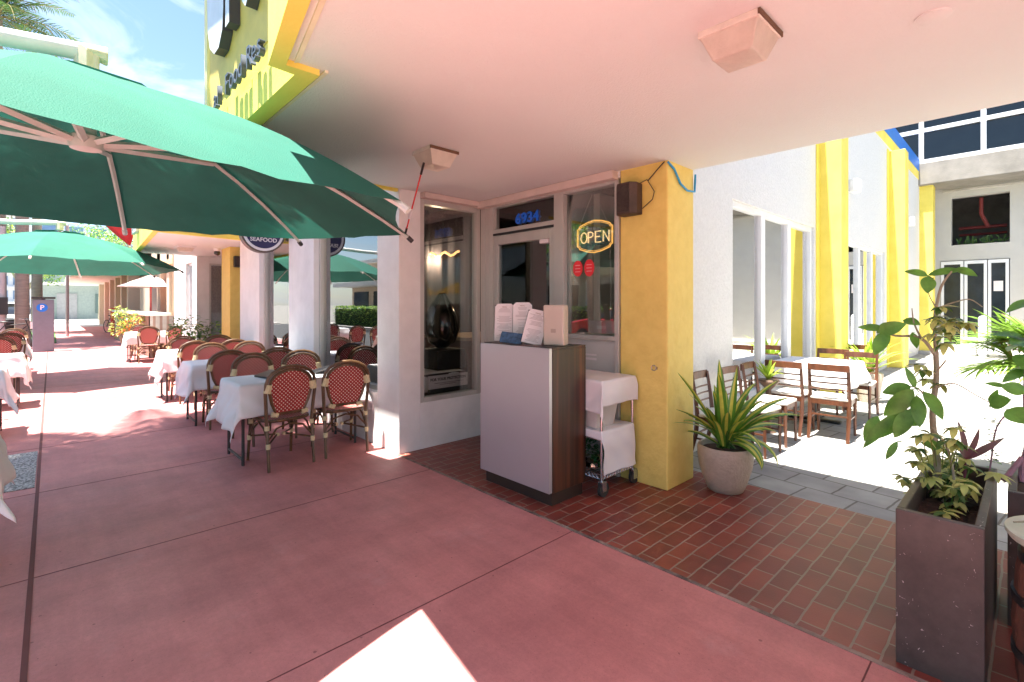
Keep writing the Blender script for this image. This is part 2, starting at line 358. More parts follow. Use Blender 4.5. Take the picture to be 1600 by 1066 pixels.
#%%SETTING
# ------------------------------------------------------------ ground
g=MB(); g.add([(-900,-900,-.14),(900,-900,-.14),(900,900,-.14),(-900,900,-.14)],[(0,1,2,3)]); st(g.build('ground',M_ground))
g=MB(); g.box(-42,14,-9.5,-1.95,-.13,-.10); st(g.build('road',M_asphalt))
g=MB(); g.box(-44,14,-1.95,2.53,-.13,0); g.box(-44,-17,2.53,3.2,-.13,0); st(g.build('sidewalk',M_pink))
g=MB(); g.box(-42,14,-2.1,-1.95,-.13,.004); st(g.build('kerb',M_conc))
g=MB()   # control joints cut in the pink concrete
for X in (-2.08,-3.75,-5.42,-7.1,-8.8,-10.5,-12.2,-13.9,-15.6,-.46,1.2): g.box(X-.003,X+.003,-1.94,2.52,.0005,.0015)
g.box(-40,14,-.092,-.070,.0005,.003); st(g.build('sidewalk_joint',M_joint))
g=MB(); g.box(-6.95,-5.6,-1.8,-.10,.001,.006); st(g.build('tree_pit',M_gravel))
g=MB(); g.box(-10.32,-10.08,.22,.88,.001,.005); st(g.build('concrete_patch',mat('worn_patch',(.22,.14,.13),.8,.2,20,.4)))
g=MB(); g.box(-10,14,2.53,4.22,-.12,.002); st(g.build('brick_paving',M_brick))
g=MB(); g.box(-4.33,6,2.508,2.534,-.1,.0035); st(g.build('paving_edge',mat('edge_grit',(.09,.06,.05),.9,.4,9,.8,40,col2=(.28,.21,.17),wid=.2)))
g=MB(); g.box(-2.5,6.5,4.22,30,-.12,-.002); st(g.build('courtyard_paving',M_paver))
g=MB(); g.box(-75,-44,-9,9,-.13,-.06); st(g.build('far_pavement',mat('pale_pavement',(.5,.47,.44),.8,.1,1)))
g=MB(); g.box(-36,-26,-1.9,.15,.002,.03); g.box(-52,-45,-6,-1.2,-.05,-.02); st(g.build('grass',M_grass))
g=MB(); g.box(-42,14,-14,-9.5,-.12,.01); st(g.build('opposite_sidewalk',M_conc))
# ------------------------------------------------------------ restaurant building
RB=thing('restaurant_building','white and yellow restaurant building with a recessed glass entrance under a deep canopy','building',(-6,4,0))
def part(mb,name,m,par=RB,**k):
    o=mb.build(name,m,None,**k); o.parent=par; o.matrix_parent_inverse=Matrix.Translation(-Vector(par_world(par))); return o
def par_world(p):
    v=Vector((0,0,0))
    while p: v=v+Vector(p.location); p=p.parent
    return v
ZC=2.66
b=MB()
b.box(-4.78,-4.33,2.53,2.78,0,5.3); b.box(-6.52,-4.78,2.53,2.78,0,.56); b.box(-6.52,-4.78,2.53,2.78,2.72,5.3)
b.box(-7.45,-6.52,2.53,2.78,0,5.3); b.box(-8.85,-7.45,2.53,2.78,0,.56); b.box(-8.85,-7.45,2.53,2.78,2.72,5.3); b.box(-9.99,-8.85,2.53,2.78,0,5.3)
b.box(-4.45,-4.33,2.78,3.62,0,.48); b.box(-4.45,-4.33,2.78,3.62,2.60,2.80)        # under and over the side window
b.box(-4.33,-2.45,3.585,3.70,2.60,2.80)
part(b,'street_wall',M_white,bevel=.006)
b=MB(); b.box(-4.30,-2.46,3.50,3.60,2.585,2.655); b.box(-4.335,-4.25,2.78,3.52,2.60,2.655); part(b,'header_trim',mat('pink_beige_trim',(.62,.52,.46),.6))
b=MB(); b.box(-2.45,-2.0,3.6,4.045,0,ZC+.01)
part(b,'corner_pillar',M_yel,bevel=.012)
# courtyard wall, windows cut out
XW=-2.35
b=MB()
def cw(y0,y1,z0,z1): b.box(XW-.25,XW,y0,y1,z0,z1)
cw(4.05,5.70,0,5.42); cw(5.70,8.80,2.72,5.42); cw(5.70,8.80,0,.35); cw(8.80,10.8,0,5.42); cw(10.8,14.2,2.72,5.42); cw(10.8,14.2,0,.35); cw(14.2,20.3,0,5.42)
part(b,'courtyard_wall',M_whrough)
b=MB(); b.box(XW-.3,XW+.012,4.05,20.3,5.30,5.55); part(b,'yellow_band',M_yelp)
b=MB(); b.box(XW-.4,XW+.02,4.05,20.3,5.55,5.92); part(b,'blue_coping',M_blue)
for y0,y1 in ((9.0,9.42),(14.65,15.1),(19.4,19.9)):
    b=MB(); b.box(XW-.02,-2.03,y0,y1,0,5.18); part(b,'fin_pilaster',M_yelp,bevel=.008)
part(MB().box(XW,XW+.02,8.86,9.0,0,5.2),'pilaster_strip',M_yelp); part(MB().box(XW,XW+.02,14.45,14.65,0,5.2),'pilaster_strip',M_yelp)
# roof and interior
b=MB(); b.box(-10.0,XW-.05,2.6,20.2,3.3,3.5); b.box(-14,-9.99,2.6,9,3.3,3.5); part(b,'roof',M_conc)
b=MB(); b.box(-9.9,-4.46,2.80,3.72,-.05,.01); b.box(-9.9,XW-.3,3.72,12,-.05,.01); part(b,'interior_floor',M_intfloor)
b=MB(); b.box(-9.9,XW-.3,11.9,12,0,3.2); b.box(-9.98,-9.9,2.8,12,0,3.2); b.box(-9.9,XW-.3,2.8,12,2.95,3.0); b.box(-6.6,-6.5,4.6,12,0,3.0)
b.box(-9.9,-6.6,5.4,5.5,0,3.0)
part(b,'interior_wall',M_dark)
b=MB(); b.box(XW-1.6,XW-1.5,5.2,15,0,3); part(b,'interior_partition',mat('pale_interior',(.55,.55,.52),.8))
# windows: frame > glass
def winY(x0,x1,z0,z1,y,fr,name,mf,mg,mull=(),t=.06,d=.09,par=RB):
    f=MB(); f.box(x0,x0+t,y,y+d,z0,z1); f.box(x1-t,x1,y,y+d,z0,z1); f.box(x0+t,x1-t,y,y+d,z0,z0+t); f.box(x0+t,x1-t,y,y+d,z1-t,z1)
    for m in mull: f.box(m-t/2,m+t/2,y,y+d,z0+t,z1-t)
    o=part(f,name,mf,par,bevel=.004)
    q=MB(); q.box(x0+t*.5,x1-t*.5,y+d*.5,y+d*.5+.008,z0+t*.5,z1-t*.5); gp=q.build('glass',mg); gp.parent=o; gp.matrix_parent_inverse=o.matrix_parent_inverse; gp.matrix_parent_inverse=Matrix.Identity(4)
    return o
def winX(y0,y1,z0,z1,x,name,mf,mg,mull=(),t=.06,d=.09,par=RB,tm=None):
    f=MB(); f.box(x-d,x,y0,y0+t,z0,z1); f.box(x-d,x,y1-t,y1,z0,z1); f.box(x-d,x,y0+t,y1-t,z0,z0+t); f.box(x-d,x,y0+t,y1-t,z1-t,z1)
    for m in mull: f.box(x-d,x,m-(tm or t)/2,m+(tm or t)/2,z0+t,z1-t)
    o=part(f,name,mf,par,bevel=.004)
    q=MB(); q.box(x-d*.5-.008,x-d*.5,y0+t*.5,y1-t*.5,z0+t*.5,z1-t*.5); gp=q.build('glass',mg); gp.parent=o; gp.matrix_parent_inverse=Matrix.Identity(4)
    return o
M_glassS=glass('street_glass',(.84,.87,.87),.17)
winY(-6.52,-4.78,.56,2.72,2.60,0,'window',M_alum,M_glassS,t=.05)
winY(-8.85,-7.45,.56,2.72,2.60,0,'window',M_alum,M_glassS,t=.05)
winX(2.78,3.585,.48,2.60,-4.335,'window',M_alum,M_glass,t=.05)
winX(5.70,8.80,.35,2.72,XW-.04,'window',M_whframe,M_glassL,mull=(6.75,7.75),t=.07,tm=.14)
winX(10.8,14.2,.35,2.72,XW-.04,'window',M_whframe,M_glassL,mull=(11.95,13.1),t=.07,tm=.16)
# shopfront on the recess back wall
YD=3.585
f=MB(); f.box(-4.33,-4.11,YD,YD+.1,0,2.60); f.box(-4.11,-3.2,YD,YD+.1,2.285,2.33); f.box(-4.11,-3.2,YD,YD+.1,2.575,2.60); f.box(-3.2,-3.08,YD-.01,YD+.1,0,2.60)
f.box(-3.08,-2.46,YD,YD+.1,2.56,2.60); f.box(-2.50,-2.455,YD,YD+.1,0,2.56); f.box(-3.08,-2.50,YD,YD+.1,0,.08); f.box(-3.08,-2.5,YD,YD+.1,1.18,1.22)
f.box(-4.26,-4.235,YD-.012,YD,0,2.6); f.box(-4.18,-4.165,YD-.008,YD,0,2.6)
SF=part(f,'shopfront_frame',M_alum,bevel=.004)
q=MB(); q.box(-4.11,-3.2,YD+.05,YD+.058,2.33,2.575); o=q.build('transom_glass',M_glass); o.parent=SF; 
q=MB(); q.box(-3.08,-2.5,YD+.05,YD+.058,1.22,2.56); o=q.build('side_glass',M_glass); o.parent=SF
q=MB(); q.box(-3.08,-2.5,YD+.04,YD+.06,.08,1.18); q.box(-3.08,-2.5,YD+.1,YD+.35,1.19,1.22); o=q.build('metal_panel',mat('panel_grey_metal',(.56,.57,.54),.3,.08,3,metal=.15)); o.parent=SF
q=MB(); q.box(-4.11,-3.2,YD-.004,YD+.0,2.262,2.285); o=q.build('door_gap_seal',M_black); o.parent=SF
DR=MB(); DR.box(-4.105,-4.04,YD+.01,YD+.06,.02,2.262); DR.box(-3.275,-3.205,YD+.01,YD+.06,.02,2.262); DR.box(-4.04,-3.275,YD+.01,YD+.06,2.16,2.262); DR.box(-4.04,-3.275,YD+.01,YD+.06,.02,.30)
DO=part(DR,'door',M_alum,bevel=.003)
q=MB(); q.box(-4.04,-3.275,YD+.03,YD+.038,.3,2.16); o=q.build('glass',M_glass); o.parent=DO
q=MB(); q.tube([(-3.24,YD+.0,.95),(-3.24,YD-.05,.97),(-3.24,YD-.05,1.25),(-3.24,YD+.0,1.27)],.012); o=q.build('handle',M_steel,smooth=True); o.parent=DO
q=MB(); q.box(-3.40,-3.285,YD+.0,YD+.03,2.115,2.155); q.add([],[]); o=q.build('closer_plate',M_paper); o.parent=DO
t_=text('house_number','6934',.15,(-3.625,YD+.045,2.41),FY,.002,M_bluev,SF,bev=.004,sx=1.15)
# stickers
for x_ in (-2.945,-2.81):
    q=MB(); n=24; q.slab([(x_+.058*math.cos(2*math.pi*k/n),YD+.047,1.84+(.075 if x_<-2.9 else .08)*math.sin(2*math.pi*k/n)) for k in range(n)],(0,-1,0),.001); o=q.build('round_sticker',mat('sticker_red',(.75,.02,.03),.4)); o.parent=SF
    for dz in (.03,.0,-.03):
        q=MB(); q.box(x_-.03,x_+.03,YD+.044,YD+.0455,1.84+dz-.004,1.84+dz+.004); s_=q.build('sticker_print',mat('pink_print',(.8,.3,.3),.5)); s_.parent=o
# canopy over the entrance
CP=[(-4.35,.93),(-2.45,.93),(-2.44,.78),(4.6,-.50),(4.6,4.03),(-4.35,4.03)]
b=MB(); b.prism(CP,ZC,4.0); part(b,'canopy',M_ceil)
FO=[(-4.35,.87),(-2.485,.87),(-2.470,.745),(4.6,-.54),(4.6,-.47),(-2.41,.807),(-2.41,.965),(-4.35,.965)]
b=MB(); b.prism(FO,ZC-.03,4.75); part(b,'fascia',M_yelp)
b=MB(); b.prism([(-4.3,.985),(-2.395,.985),(-2.395,1.003),(-4.3,1.003)],ZC-.012,ZC+.01); b.prism([(-2.40,.84),(4.6,-.43),(4.6,-.412),(-2.38,.857)],ZC-.012,ZC+.01); part(b,'cream_bead',M_cream)
b=MB(); b.box(-4.375,-4.335,.87,2.52,ZC-.03,ZC+.06); part(b,'end_trim',M_yelp)
# border of the sign panel on the fascia and the letters
b=MB(); b.box(-4.35,-4.26,.855,.872,2.66,4.7); part(b,'sign_border',mat('pale_cream_border',(.84,.80,.40),.6))
SG=part(MB().box(-4.22,-2.52,.864,.871,2.95,4.7),'sign_panel',mat('mustard_panel',(.66,.50,.12),.6))
M_letd=mat('letter_dark',(.07,.085,.11),.4); M_letf=mat('letter_face',(.50,.55,.62),.4); M_lets=mat('letter_side',(.05,.05,.055),.5)
for ch,x_ in zip('al Food Res',[-3.86,-3.76,0,-3.56,-3.455,-3.355,-3.255,0,-3.09,-2.985,-2.885]):
    if ch==' ': continue
    o=text('sign_letter',ch,.18,(x_,.825,2.90),FY,.014,M_letd,None,align='LEFT'); o.parent=RB; o.matrix_parent_inverse=Matrix.Translation(-par_world(RB))
b=MB(); b.prism([(-4.4,.50),(-2.9,.42),(-2.47,.35),(4.6,-.92),(4.6,-.5),(-2.47,.8),(-4.4,.9)],4.75,4.95); part(b,'added_shade_ledge',M_yelp)  # unseen ledge, added above the fascia to cast shade down the sign panel
b=MB(); b.box(-9.99,-4.37,1.80,2.53,3.4,3.55); part(b,'eyebrow_ledge',M_white)
# big raised shapes of the main sign, their lower ends in view
def platey(pts,y0,y1,mf,ms,name):
    n=len(pts); q=MB(); vs=[(x,y0,z) for x,z in pts]+[(x,y1,z) for x,z in pts]
    q.add(vs,[tuple(range(n))],0); q.add(vs,[tuple(range(2*n-1,n-1,-1))]+[(i,n+i,n+(i+1)%n,(i+1)%n) for i in range(n)],1)
    return part(q,name,[mf,ms])
M_lf=mat('big_letter_white',(.62,.66,.72),.35)
pts=[(-3.96,4.6),(-3.99,3.7),(-3.97,3.42),(-3.90,3.27),(-3.78,3.19),(-3.66,3.19),(-3.57,3.27),(-3.54,3.40),(-3.54,4.6)]
L1=platey(pts,.80,.862,M_lf,M_lets,'big_sign_letter')
q=MB(); q.slab([(-3.74+.045*math.cos(k*.628),.797,3.62+.075*math.sin(k*.628)) for k in range(10)],(0,-1,0),.004); o=q.build('tan_spot',mat('tan_spot',(.35,.25,.15),.5)); o.parent=L1; o.matrix_parent_inverse=Matrix.Identity(4)
platey([(-3.49,4.6),(-3.49,3.25),(-3.40,3.25),(-3.40,4.6)],.80,.862,M_lf,M_lets,'big_sign_letter')
platey([(-3.12,4.6),(-3.12,3.25),(-3.05,3.19),(-2.97,3.25),(-2.97,4.6)],.80,.862,M_lf,M_lets,'big_sign_letter')
# wires, thermostat-like speaker, cable
b=MB(); b.tube([(-2.30,3.585,2.50),(-2.17,3.575,2.53),(-2.10,3.57,2.42),(-2.12,3.575,2.36),(-2.22,3.585,2.30)],.004,6); b.tube([(-2.17,3.585,2.52),(-2.05,3.58,2.62),(-2.02,3.59,2.65)],.005,6); part(b,'speaker_cable',M_rubber,smooth=True)
b=MB(); b.tube([(-1.99,3.59,2.64),(-1.985,3.68,2.60),(-1.985,3.78,2.50),(-1.985,3.90,2.46),(-1.985,4.03,2.47),(-1.985,4.045,2.62)],.009,6); part(b,'blue_cable',mat('blue_cable',(.02,.30,.60),.5),smooth=True)
b=MB(); b.tube([(-1.78,3.1,ZC-.001),(-.1,2.7,ZC-.001)],.001,4)
# electrical cap on the soffit, outlet ring on pillar
b=MB(); b.lathe([(.06,0),(.06,-.008),(.045,-.012)],(-.27,2.58,ZC+.002),16); part(b,'ceiling_cap',M_ceil,smooth=True)
b=MB(); b.tube([(-2.12+.022*math.cos(a),3.595,.98+.022*math.sin(a)) for a in [k*.63 for k in range(10)]],.004,5,closed=True); b.box(-2.095,-2.085,3.58,3.6,.97,.99); part(b,'hose_hook',M_steel)
# ------------------------------------------------------------ things of the entrance
def ceiling_light(x,y,rot,label):
    t=thing('ceiling_light',label,'light fixture',(x,y,ZC),R_(rot),'square ceiling lights on the soffit')
    MB().box(-.125,.125,-.125,.125,-.03,0).build('base_plate',mat('aged_white',(.66,.60,.52),.5,.15,15),t,bevel=.004)
    q=MB(); q.add([(-.118,-.118,-.03),(.118,-.118,-.03),(.118,.118,-.03),(-.118,.118,-.03),(-.08,-.08,-.125),(.08,-.08,-.125),(.08,.08,-.125),(-.08,.08,-.125),(0,0,-.135)],[(0,1,5,4),(1,2,6,5),(2,3,7,6),(3,0,4,7),(4,5,8),(5,6,8),(6,7,8),(7,4,8)])
    q.build('lens',M_lens,t,bevel=.006)
    q=MB(); q.box(.12,.13,-.128,.128,-.026,-.004); q.build('rust_clip',mat('rusty',(.12,.06,.03),.8),t)
    return t
ceiling_light(-.85,2.13,0,'square prismatic ceiling light on the pink soffit at the upper right')
ceiling_light(-3.10,2.12,0,'square ceiling light above the entrance with the red strap hooked to it')
q=MB(); A=Vector((-3.10,2.02,2.555)); B=Vector((-3.50,2.10,2.07))
def L(t): return A.lerp(B,t)
t=thing('bungee_strap','red strap with black hooks tying the umbrella tip to the ceiling light','strap',tuple(A))
def tb(name,p,r,m,par,n=6):
    q=MB(); q.tube([Vector(x)-Vector(par.location) for x in p],r,n); return q.build(name,m,par,smooth=True)
tb('strap',[L(.14),L(.9)],.006,M_red,t); tb('hook',[L(0),L(.15)],.009,M_black,t); tb('hook',[L(.9),L(1)],.009,M_black,t); tb('sleeve',[L(.62),L(.76)],.013,M_paper,t)
# speaker on pillar
t=thing('wall_speaker','dark brown weathered speaker box mounted on the yellow pillar','speaker',(-2.315,3.595,2.38))
q=MB(); q.prism([(-.09,0),(-.10,-.10),(-.06,-.15),(.06,-.15),(.10,-.10),(.09,0)],-.13,.13); q.build('cabinet',mat('weathered_brown',(.06,.038,.028),.6,.4,9,.5),t,bevel=.008)
q=MB(); q.box(-.055,.055,-.156,-.151,-.11,.11); q.build('grille',mat('dark_grille',(.045,.032,.026),.7,.5,60,.9,200),t)
# neon OPEN sign (behind the glass)
def neon(pts,r=.006): 
    q=MB(); q.tube(pts,r,6,closed=True); return q
t=thing('open_sign','lit yellow neon OPEN sign hanging behind the entrance glass','sign',(-2.79,YD+.10,2.135)); t.scale=(.86,.86,.86)
P=[]
def arc(cx,cz,r,a0,a1,n=5): return [(cx+r*math.cos(R_(a0+(a1-a0)*k/n)),0,cz+r*math.sin(R_(a0+(a1-a0)*k/n))) for k in range(n+1)]
w2,h2=.235,.125
out=[(-w2,0,-h2+.03)]+arc(-w2,-h2-.0,.03,90,0,3)+[(-.10,0,-h2-.035),(0,0,-h2-.05),(.10,0,-h2-.035)]+arc(w2,-h2,.03,180,90,3)+[(w2,0,h2-.03)]+arc(w2,h2,.03,270,180,3)+[(.10,0,h2+.035),(0,0,h2+.05),(-.10,0,h2+.035)]+arc(-w2,h2,.03,0,-90,3)
NE=emis('neon_yellow',(1,.52,.12),.26); NW=emis('neon_warm',(1,.68,.32),.30)
neon(out,.007).build('neon_border',NE,t,smooth=True)
neon([(x*.93,0,z*.9) for x,y,z in out],.003).build('neon_border',NE,t,smooth=True)
q=MB(); R6=.006
def seg(*p): q.tube([(a,0,b) for a,b in p],R6,6)
q.tube([(-.145+.042*math.cos(k*.449),0,-.005+.058*math.sin(k*.449)) for k in range(14)],R6,6,closed=True)
seg((-.085,-.065),(-.085,.052)); seg((-.085,.052),(-.045,.052),(-.022,.035),(-.022,.01),(-.045,-.005),(-.085,-.005))
seg((.085,.052),(.012,.052),(.012,-.065),(.085,-.065)); seg((.012,-.005),(.07,-.005))
seg((.115,-.065),(.115,.052),(.19,-.065),(.19,.052)); q.build('neon_letters',NW,t,smooth=True)
q=MB(); q.tube([(-.20,.0,.14),(-.03,0,.46)],.0035,5); q.tube([(.17,.0,.14),(.0,0,.46)],.0035,5); q.tube([(.2,.0,-.1),(.215,0,-.5),(.21,0,-.95)],.003,5); q.build('cord',mat('white_cord',(.6,.6,.6),.5),t)
q=MB(); q.box(-.21,.21,.006,.010,-.10,.10); q.build('backing',glass('clear_acrylic',(.8,.8,.8),.05),t)
text('script_line','Come in we\'re',.05,(-.01,.002,.095),FY,.001,mat('white_script',(.5,.55,.6),.5),t)
# host stand
t=thing('host_stand','tall host stand with silver front and striped walnut side beside the cart','host stand',(-2.815,2.875,0))
q=MB(); q.box(-.395,.395,-.18,.21,.10,1.165); q.build('cabinet',M_walnut,t,bevel=.003)
q=MB(); q.box(-.40,.39,-.215,-.182,.105,1.175); q.build('front_panel',M_silver,t,bevel=.002)
q=MB(); q.box(-.375,.375,-.17,.19,0,.10); q.build('plinth',mat('dark_plinth',(.035,.018,.012),.6),t)
q=MB(); q.box(-.393,.393,-.178,.208,1.166,1.180); q.build('top',M_walnut,t)
# menus and boxes on the stand
def menu(x,y,z,w,h,lean,roll,rz,label,m=M_paper,back=M_black,txt=True,cut=.025):
    t=thing('menu_board',label,'menu',(x,y,z),R_(rz),'menus on the host stand'); t.rotation_euler=(R_(-lean),R_(roll),R_(rz))
    q=MB(); q.slab([(-w/2,0,0),(w/2,0,0),(w/2,0,h-cut),(w/2-cut,0,h),(-w/2+cut,0,h),(-w/2,0,h-cut)],(0,-1,0),.003); q.build('sheet',m,t)
    q=MB(); q.box(-w/2-.004,w/2+.006,.001,.005,0,h-.012); q.build('cover',back,t)
    if txt:
        q=MB(); z_=h-.035; random.seed(int(w*h*1e6)+len(label))
        text('heading','MENU',.016,(0,-.0045,h-.03),FY,.0005,mat('brown_ink',(.25,.16,.10),.6),t)
        while z_>.03:
            z_-=.0095
            if random.random()<.18: continue
            a=w*.5*random.uniform(.35,.8); q.box(-a,a,-.0042,-.0032,z_-.0016,z_+.0016)
        q.build('print',mat('grey_print',(.42,.38,.38),.7),t)
    return t
ry=-8
menu(-3.14,2.86,1.185,.17,.325,8,0,36,'white menu with clipped corners, leftmost on the host stand')
menu(-2.985,2.93,1.185,.165,.335,6,0,36,'white menu with clipped corners standing second from left on the host stand')
menu(-2.75,2.80,1.185,.165,.285,16,12,36,'white menu tilted to the right in front of the beige holder')
menu(-2.93,2.74,1.183,.185,.095,28,6,30,'dark blue printed booklet lying against the menus on the host stand',mat('blue_booklet',(.02,.05,.14),.35,.6,30,col2=(.05,.12,.22)),M_black,False,.001)
t=thing('menu_holder','tall beige menu holder box standing at the right end of the host stand','holder',(-2.545,2.87,1.182),R_(20))
q=MB(); q.box(-.085,.085,-.055,.055,0,.315); q.build('box',mat('beige_board',(.50,.43,.36),.5,.06,6),t,bevel=.012)
q=MB(); q.box(-.087,-.083,-.045,.045,.01,.305); q.box(-.02,.02,-.057,-.0555,.10,.13); q.build('seam',mat('tan_seam',(.35,.29,.24),.5),t)
t=thing('tissue_box','small pinkish box on the metal ledge inside the glass beside the yellow pillar','box',(-2.70,3.72,1.235))
MB().box(-.15,.15,-.05,.05,0,.115).build('carton',mat('pinkish_carton',(.62,.50,.48),.6,.06,8),t,bevel=.006); MB().box(-.05,.05,-.052,-.0505,.04,.07).build('label_strip',M_paper,t)
q=MB(); q.box(-2.85,-2.72,3.618,3.6215,.99,1.01); q.box(-2.85,-2.72,3.618,3.6215,1.03,1.045); o=q.build('panel_label',M_paper); o.parent=SF
# wire cart
CX,CY=-2.66,3.33; cx0,cx1,cy0,cy1=-.37,.37,-.215,.215
t=thing('wire_cart','chrome wire shelf cart draped with white cloths beside the host stand','cart',(CX,CY,0))
for sx in (cx0,cx1):
    for sy in (cy0,cy1): MB().tube([(sx,sy,.10),(sx,sy,.90)],.012,10).build('post',M_steel,t,smooth=True)
for sz in (.17,.50,.86):
    q=MB(); 
    for dz in (0,-.035): q.tube([(cx0,cy0,sz+dz),(cx1,cy0,sz+dz),(cx1,cy1,sz+dz),(cx0,cy1,sz+dz)],.005,6,closed=True)
    for k in range(29): x=cx0+(cx1-cx0)*k/28; q.tube([(x,cy0,sz),(x,cy1,sz)],.0026,4)
    for k in range(20):
        x=cx0+(cx1-cx0)*k/20; q.tube([(x,cy0,sz-.035),(x+.0185,cy0,sz),(x+.037,cy0,sz-.035)],.0026,4)
    for k in range(12):
        y=cy0+(cy1-cy0)*k/12; q.tube([(cx1,y,sz-.035),(cx1,y+.018,sz),(cx1,y+.036,sz-.035)],.0026,4)
    q.build('shelf',M_steel,t)
for sx in (cx0,cx1):
    for sy in (cy0,cy1):
        q=MB(); q.tube([(sx-.014,sy+.02,.058),(sx+.014,sy+.02,.058)],.058,20); w_=q.build('wheel',M_rubber,t,smooth=True)
        q=MB(); q.box(sx-.023,sx-.017,sy-.015,sy+.035,.045,.12); q.box(sx+.017,sx+.023,sy-.015,sy+.035,.045,.12); q.box(sx-.022,sx+.022,sy-.02,sy+.035,.115,.125); c_=q.build('fork',M_steel,w_)
def drape(name,label,x0,x1,y0,y1,z,over,m=M_cloth,par=None,amp=.022,seed=1,n=46,cat='tablecloth',group=None,tagit=True,flare=.16,rot=0,base=None):
    """cloth sheet lying on a rectangle, hanging over by over=(x-,x+,y-,y+) with folds and pointed corners"""
    rnd=random.Random(seed); ph=[rnd.uniform(0,6.3) for _ in range(8)]
    cx,cy=(x0+x1)/2,(y0+y1)/2; q=MB(); o=0
    U0,U1,V0,V1=x0-over[0],x1+over[1],y0-over[2],y1+over[3]
    nx=n; ny=int(n*(V1-V0)/(U1-U0)); ny=max(20,min(80,ny))
    for i in range(nx+1):
        for j in range(ny+1):
            u=U0+(U1-U0)*i/nx; v=V0+(V1-V0)*j/ny
            dx=(u-x1 if u>x1 else (u-x0 if u<x0 else 0)); dy=(v-y1 if v>y1 else (v-y0 if v<y0 else 0))
            Lh=math.hypot(dx,dy); X=min(max(u,x0),x1); Y=min(max(v,y0),y1)
            if Lh>0:
                nxn,nyn=dx/Lh,dy/Lh
                s_=(u+v)*9; both=min(abs(dx),abs(dy))
                wav=math.sin(u*17+ph[0])+.7*math.sin(v*15+ph[1])+.5*math.sin((u-v)*29+ph[2])
                hz=Lh*flare*(1+.35*math.sin(u*8+v*9+ph[3]))+amp*wav*min(1,Lh/.15)+.006
                hz+= both*.12
                X+=nxn*hz; Y+=nyn*hz
                zz=z-math.sqrt(max(Lh*Lh-hz*hz*.6,0))+.004*math.sin(u*20)
                zz=min(zz,z)
            else: zz=z+.0015*math.sin(u*23+ph[4])*math.sin(v*19+ph[5])+ .001*math.sin(u*61)
            q.v.append((X-cx,Y-cy,zz))
    for i in range(nx):
        for j in range(ny):
            a=i*(ny+1)+j; q.f.append((a,a+ny+1,a+ny+2,a+1)); q.mi.append(0)
    ob=q.build(name,m,par,smooth=True,angle=180); ob.location=(cx,cy,0)
    so=ob.modifiers.new('t','SOLIDIFY'); so.thickness=.003; so.offset=1
    if rot: ob.rotation_euler=(0,0,rot)
    if tagit: tag(ob,label,cat,group)
    return ob
drape('cart_cloth','pink-white cloth draped over the top shelf of the wire cart',CX-.385,CX+.385,CY-.23,CY+.23,.905,(.03,.20,.25,.05),seed=3,amp=.010,cat='cloth',flare=.03,n=80)
drape('cart_cloth','white cloth hanging down from the middle shelf of the wire cart',CX+.05,CX+.385,CY-.23,CY+.20,.512,(.0,.33,.06,.0),seed=8,amp=.009,cat='cloth',flare=.05,n=60)
t=thing('plastic_bin','milky translucent bus bin on the middle shelf of the cart','bin',(CX+.10,CY-.07,.505))
q=MB(); q.add([(-.2,-.12,0),(.2,-.12,0),(.2,.12,0),(-.2,.12,0),(-.23,-.14,.19),(.23,-.14,.19),(.23,.14,.19),(-.23,.14,.19)],[(3,2,1,0),(0,1,5,4),(1,2,6,5),(2,3,7,6),(3,0,4,7)]); q.build('tub',M_plasw,t,bevel=.015)
q=MB(); q.box(-.24,.24,-.15,.15,.19,.205); q.build('rim',M_plasw,t,bevel=.006)
t=thing('steel_bowl','shiny steel bowl upside down on the bottom shelf of the cart','bowl',(CX+.16,CY-.04,.178))
q=MB(); q.lathe([(.12,0),(.125,.006),(.11,.03),(.07,.06),(.02,.07)],n=24); q.build('bowl',mat('mirror_steel',(.7,.68,.64),.12,metal=1),t,smooth=True)
t=thing('steel_canister','small steel canister on the bottom shelf behind the host stand','canister',(CX+.02,CY-.13,.178))
q=MB(); q.lathe([(.05,0),(.052,.12),(.046,.13),(.046,.15)],n=20); q.build('can',mat('mirror_steel',(.7,.68,.64),.12,metal=1),t,smooth=True)
q=MB(); q.lathe([(.054,0),(.054,.012),(.015,.02),(.015,.035)],(0,0,.15),n=20); q.build('lid',M_blackgloss,t,smooth=True)
rnd=random.Random(4); q=MB()
for k in range(260):
    a=rnd.uniform(0,6.28); r=rnd.uniform(0,.11)**1; q.leaf((CX+.24+r*1.0*math.cos(a),CY+.03+r*1.3*math.sin(a),.182+rnd.uniform(0,.09)),(math.cos(a),math.sin(a),rnd.uniform(-.2,.9)),(rnd.uniform(-.4,.4),0,1),.05,.022,rnd.choice((0,0,1)))
for k in range(160):
    a=rnd.uniform(0,6.28); r=rnd.uniform(0,.10); q.leaf((CX-.02+r*math.cos(a),CY+.08+r*math.sin(a),.2+rnd.uniform(0,.15)),(math.cos(a),math.sin(a),rnd.uniform(-.2,.9)),(rnd.uniform(-.4,.4),0,1),.05,.02,0)
tag(q.build('leafy_greens',[mat('bright_herb',(.05,.22,.07),.5,trans=.1),M_leafm],loc=(CX+.2,CY,.18)),'loose bunch of green leaves on the bottom shelf of the cart','greenery')
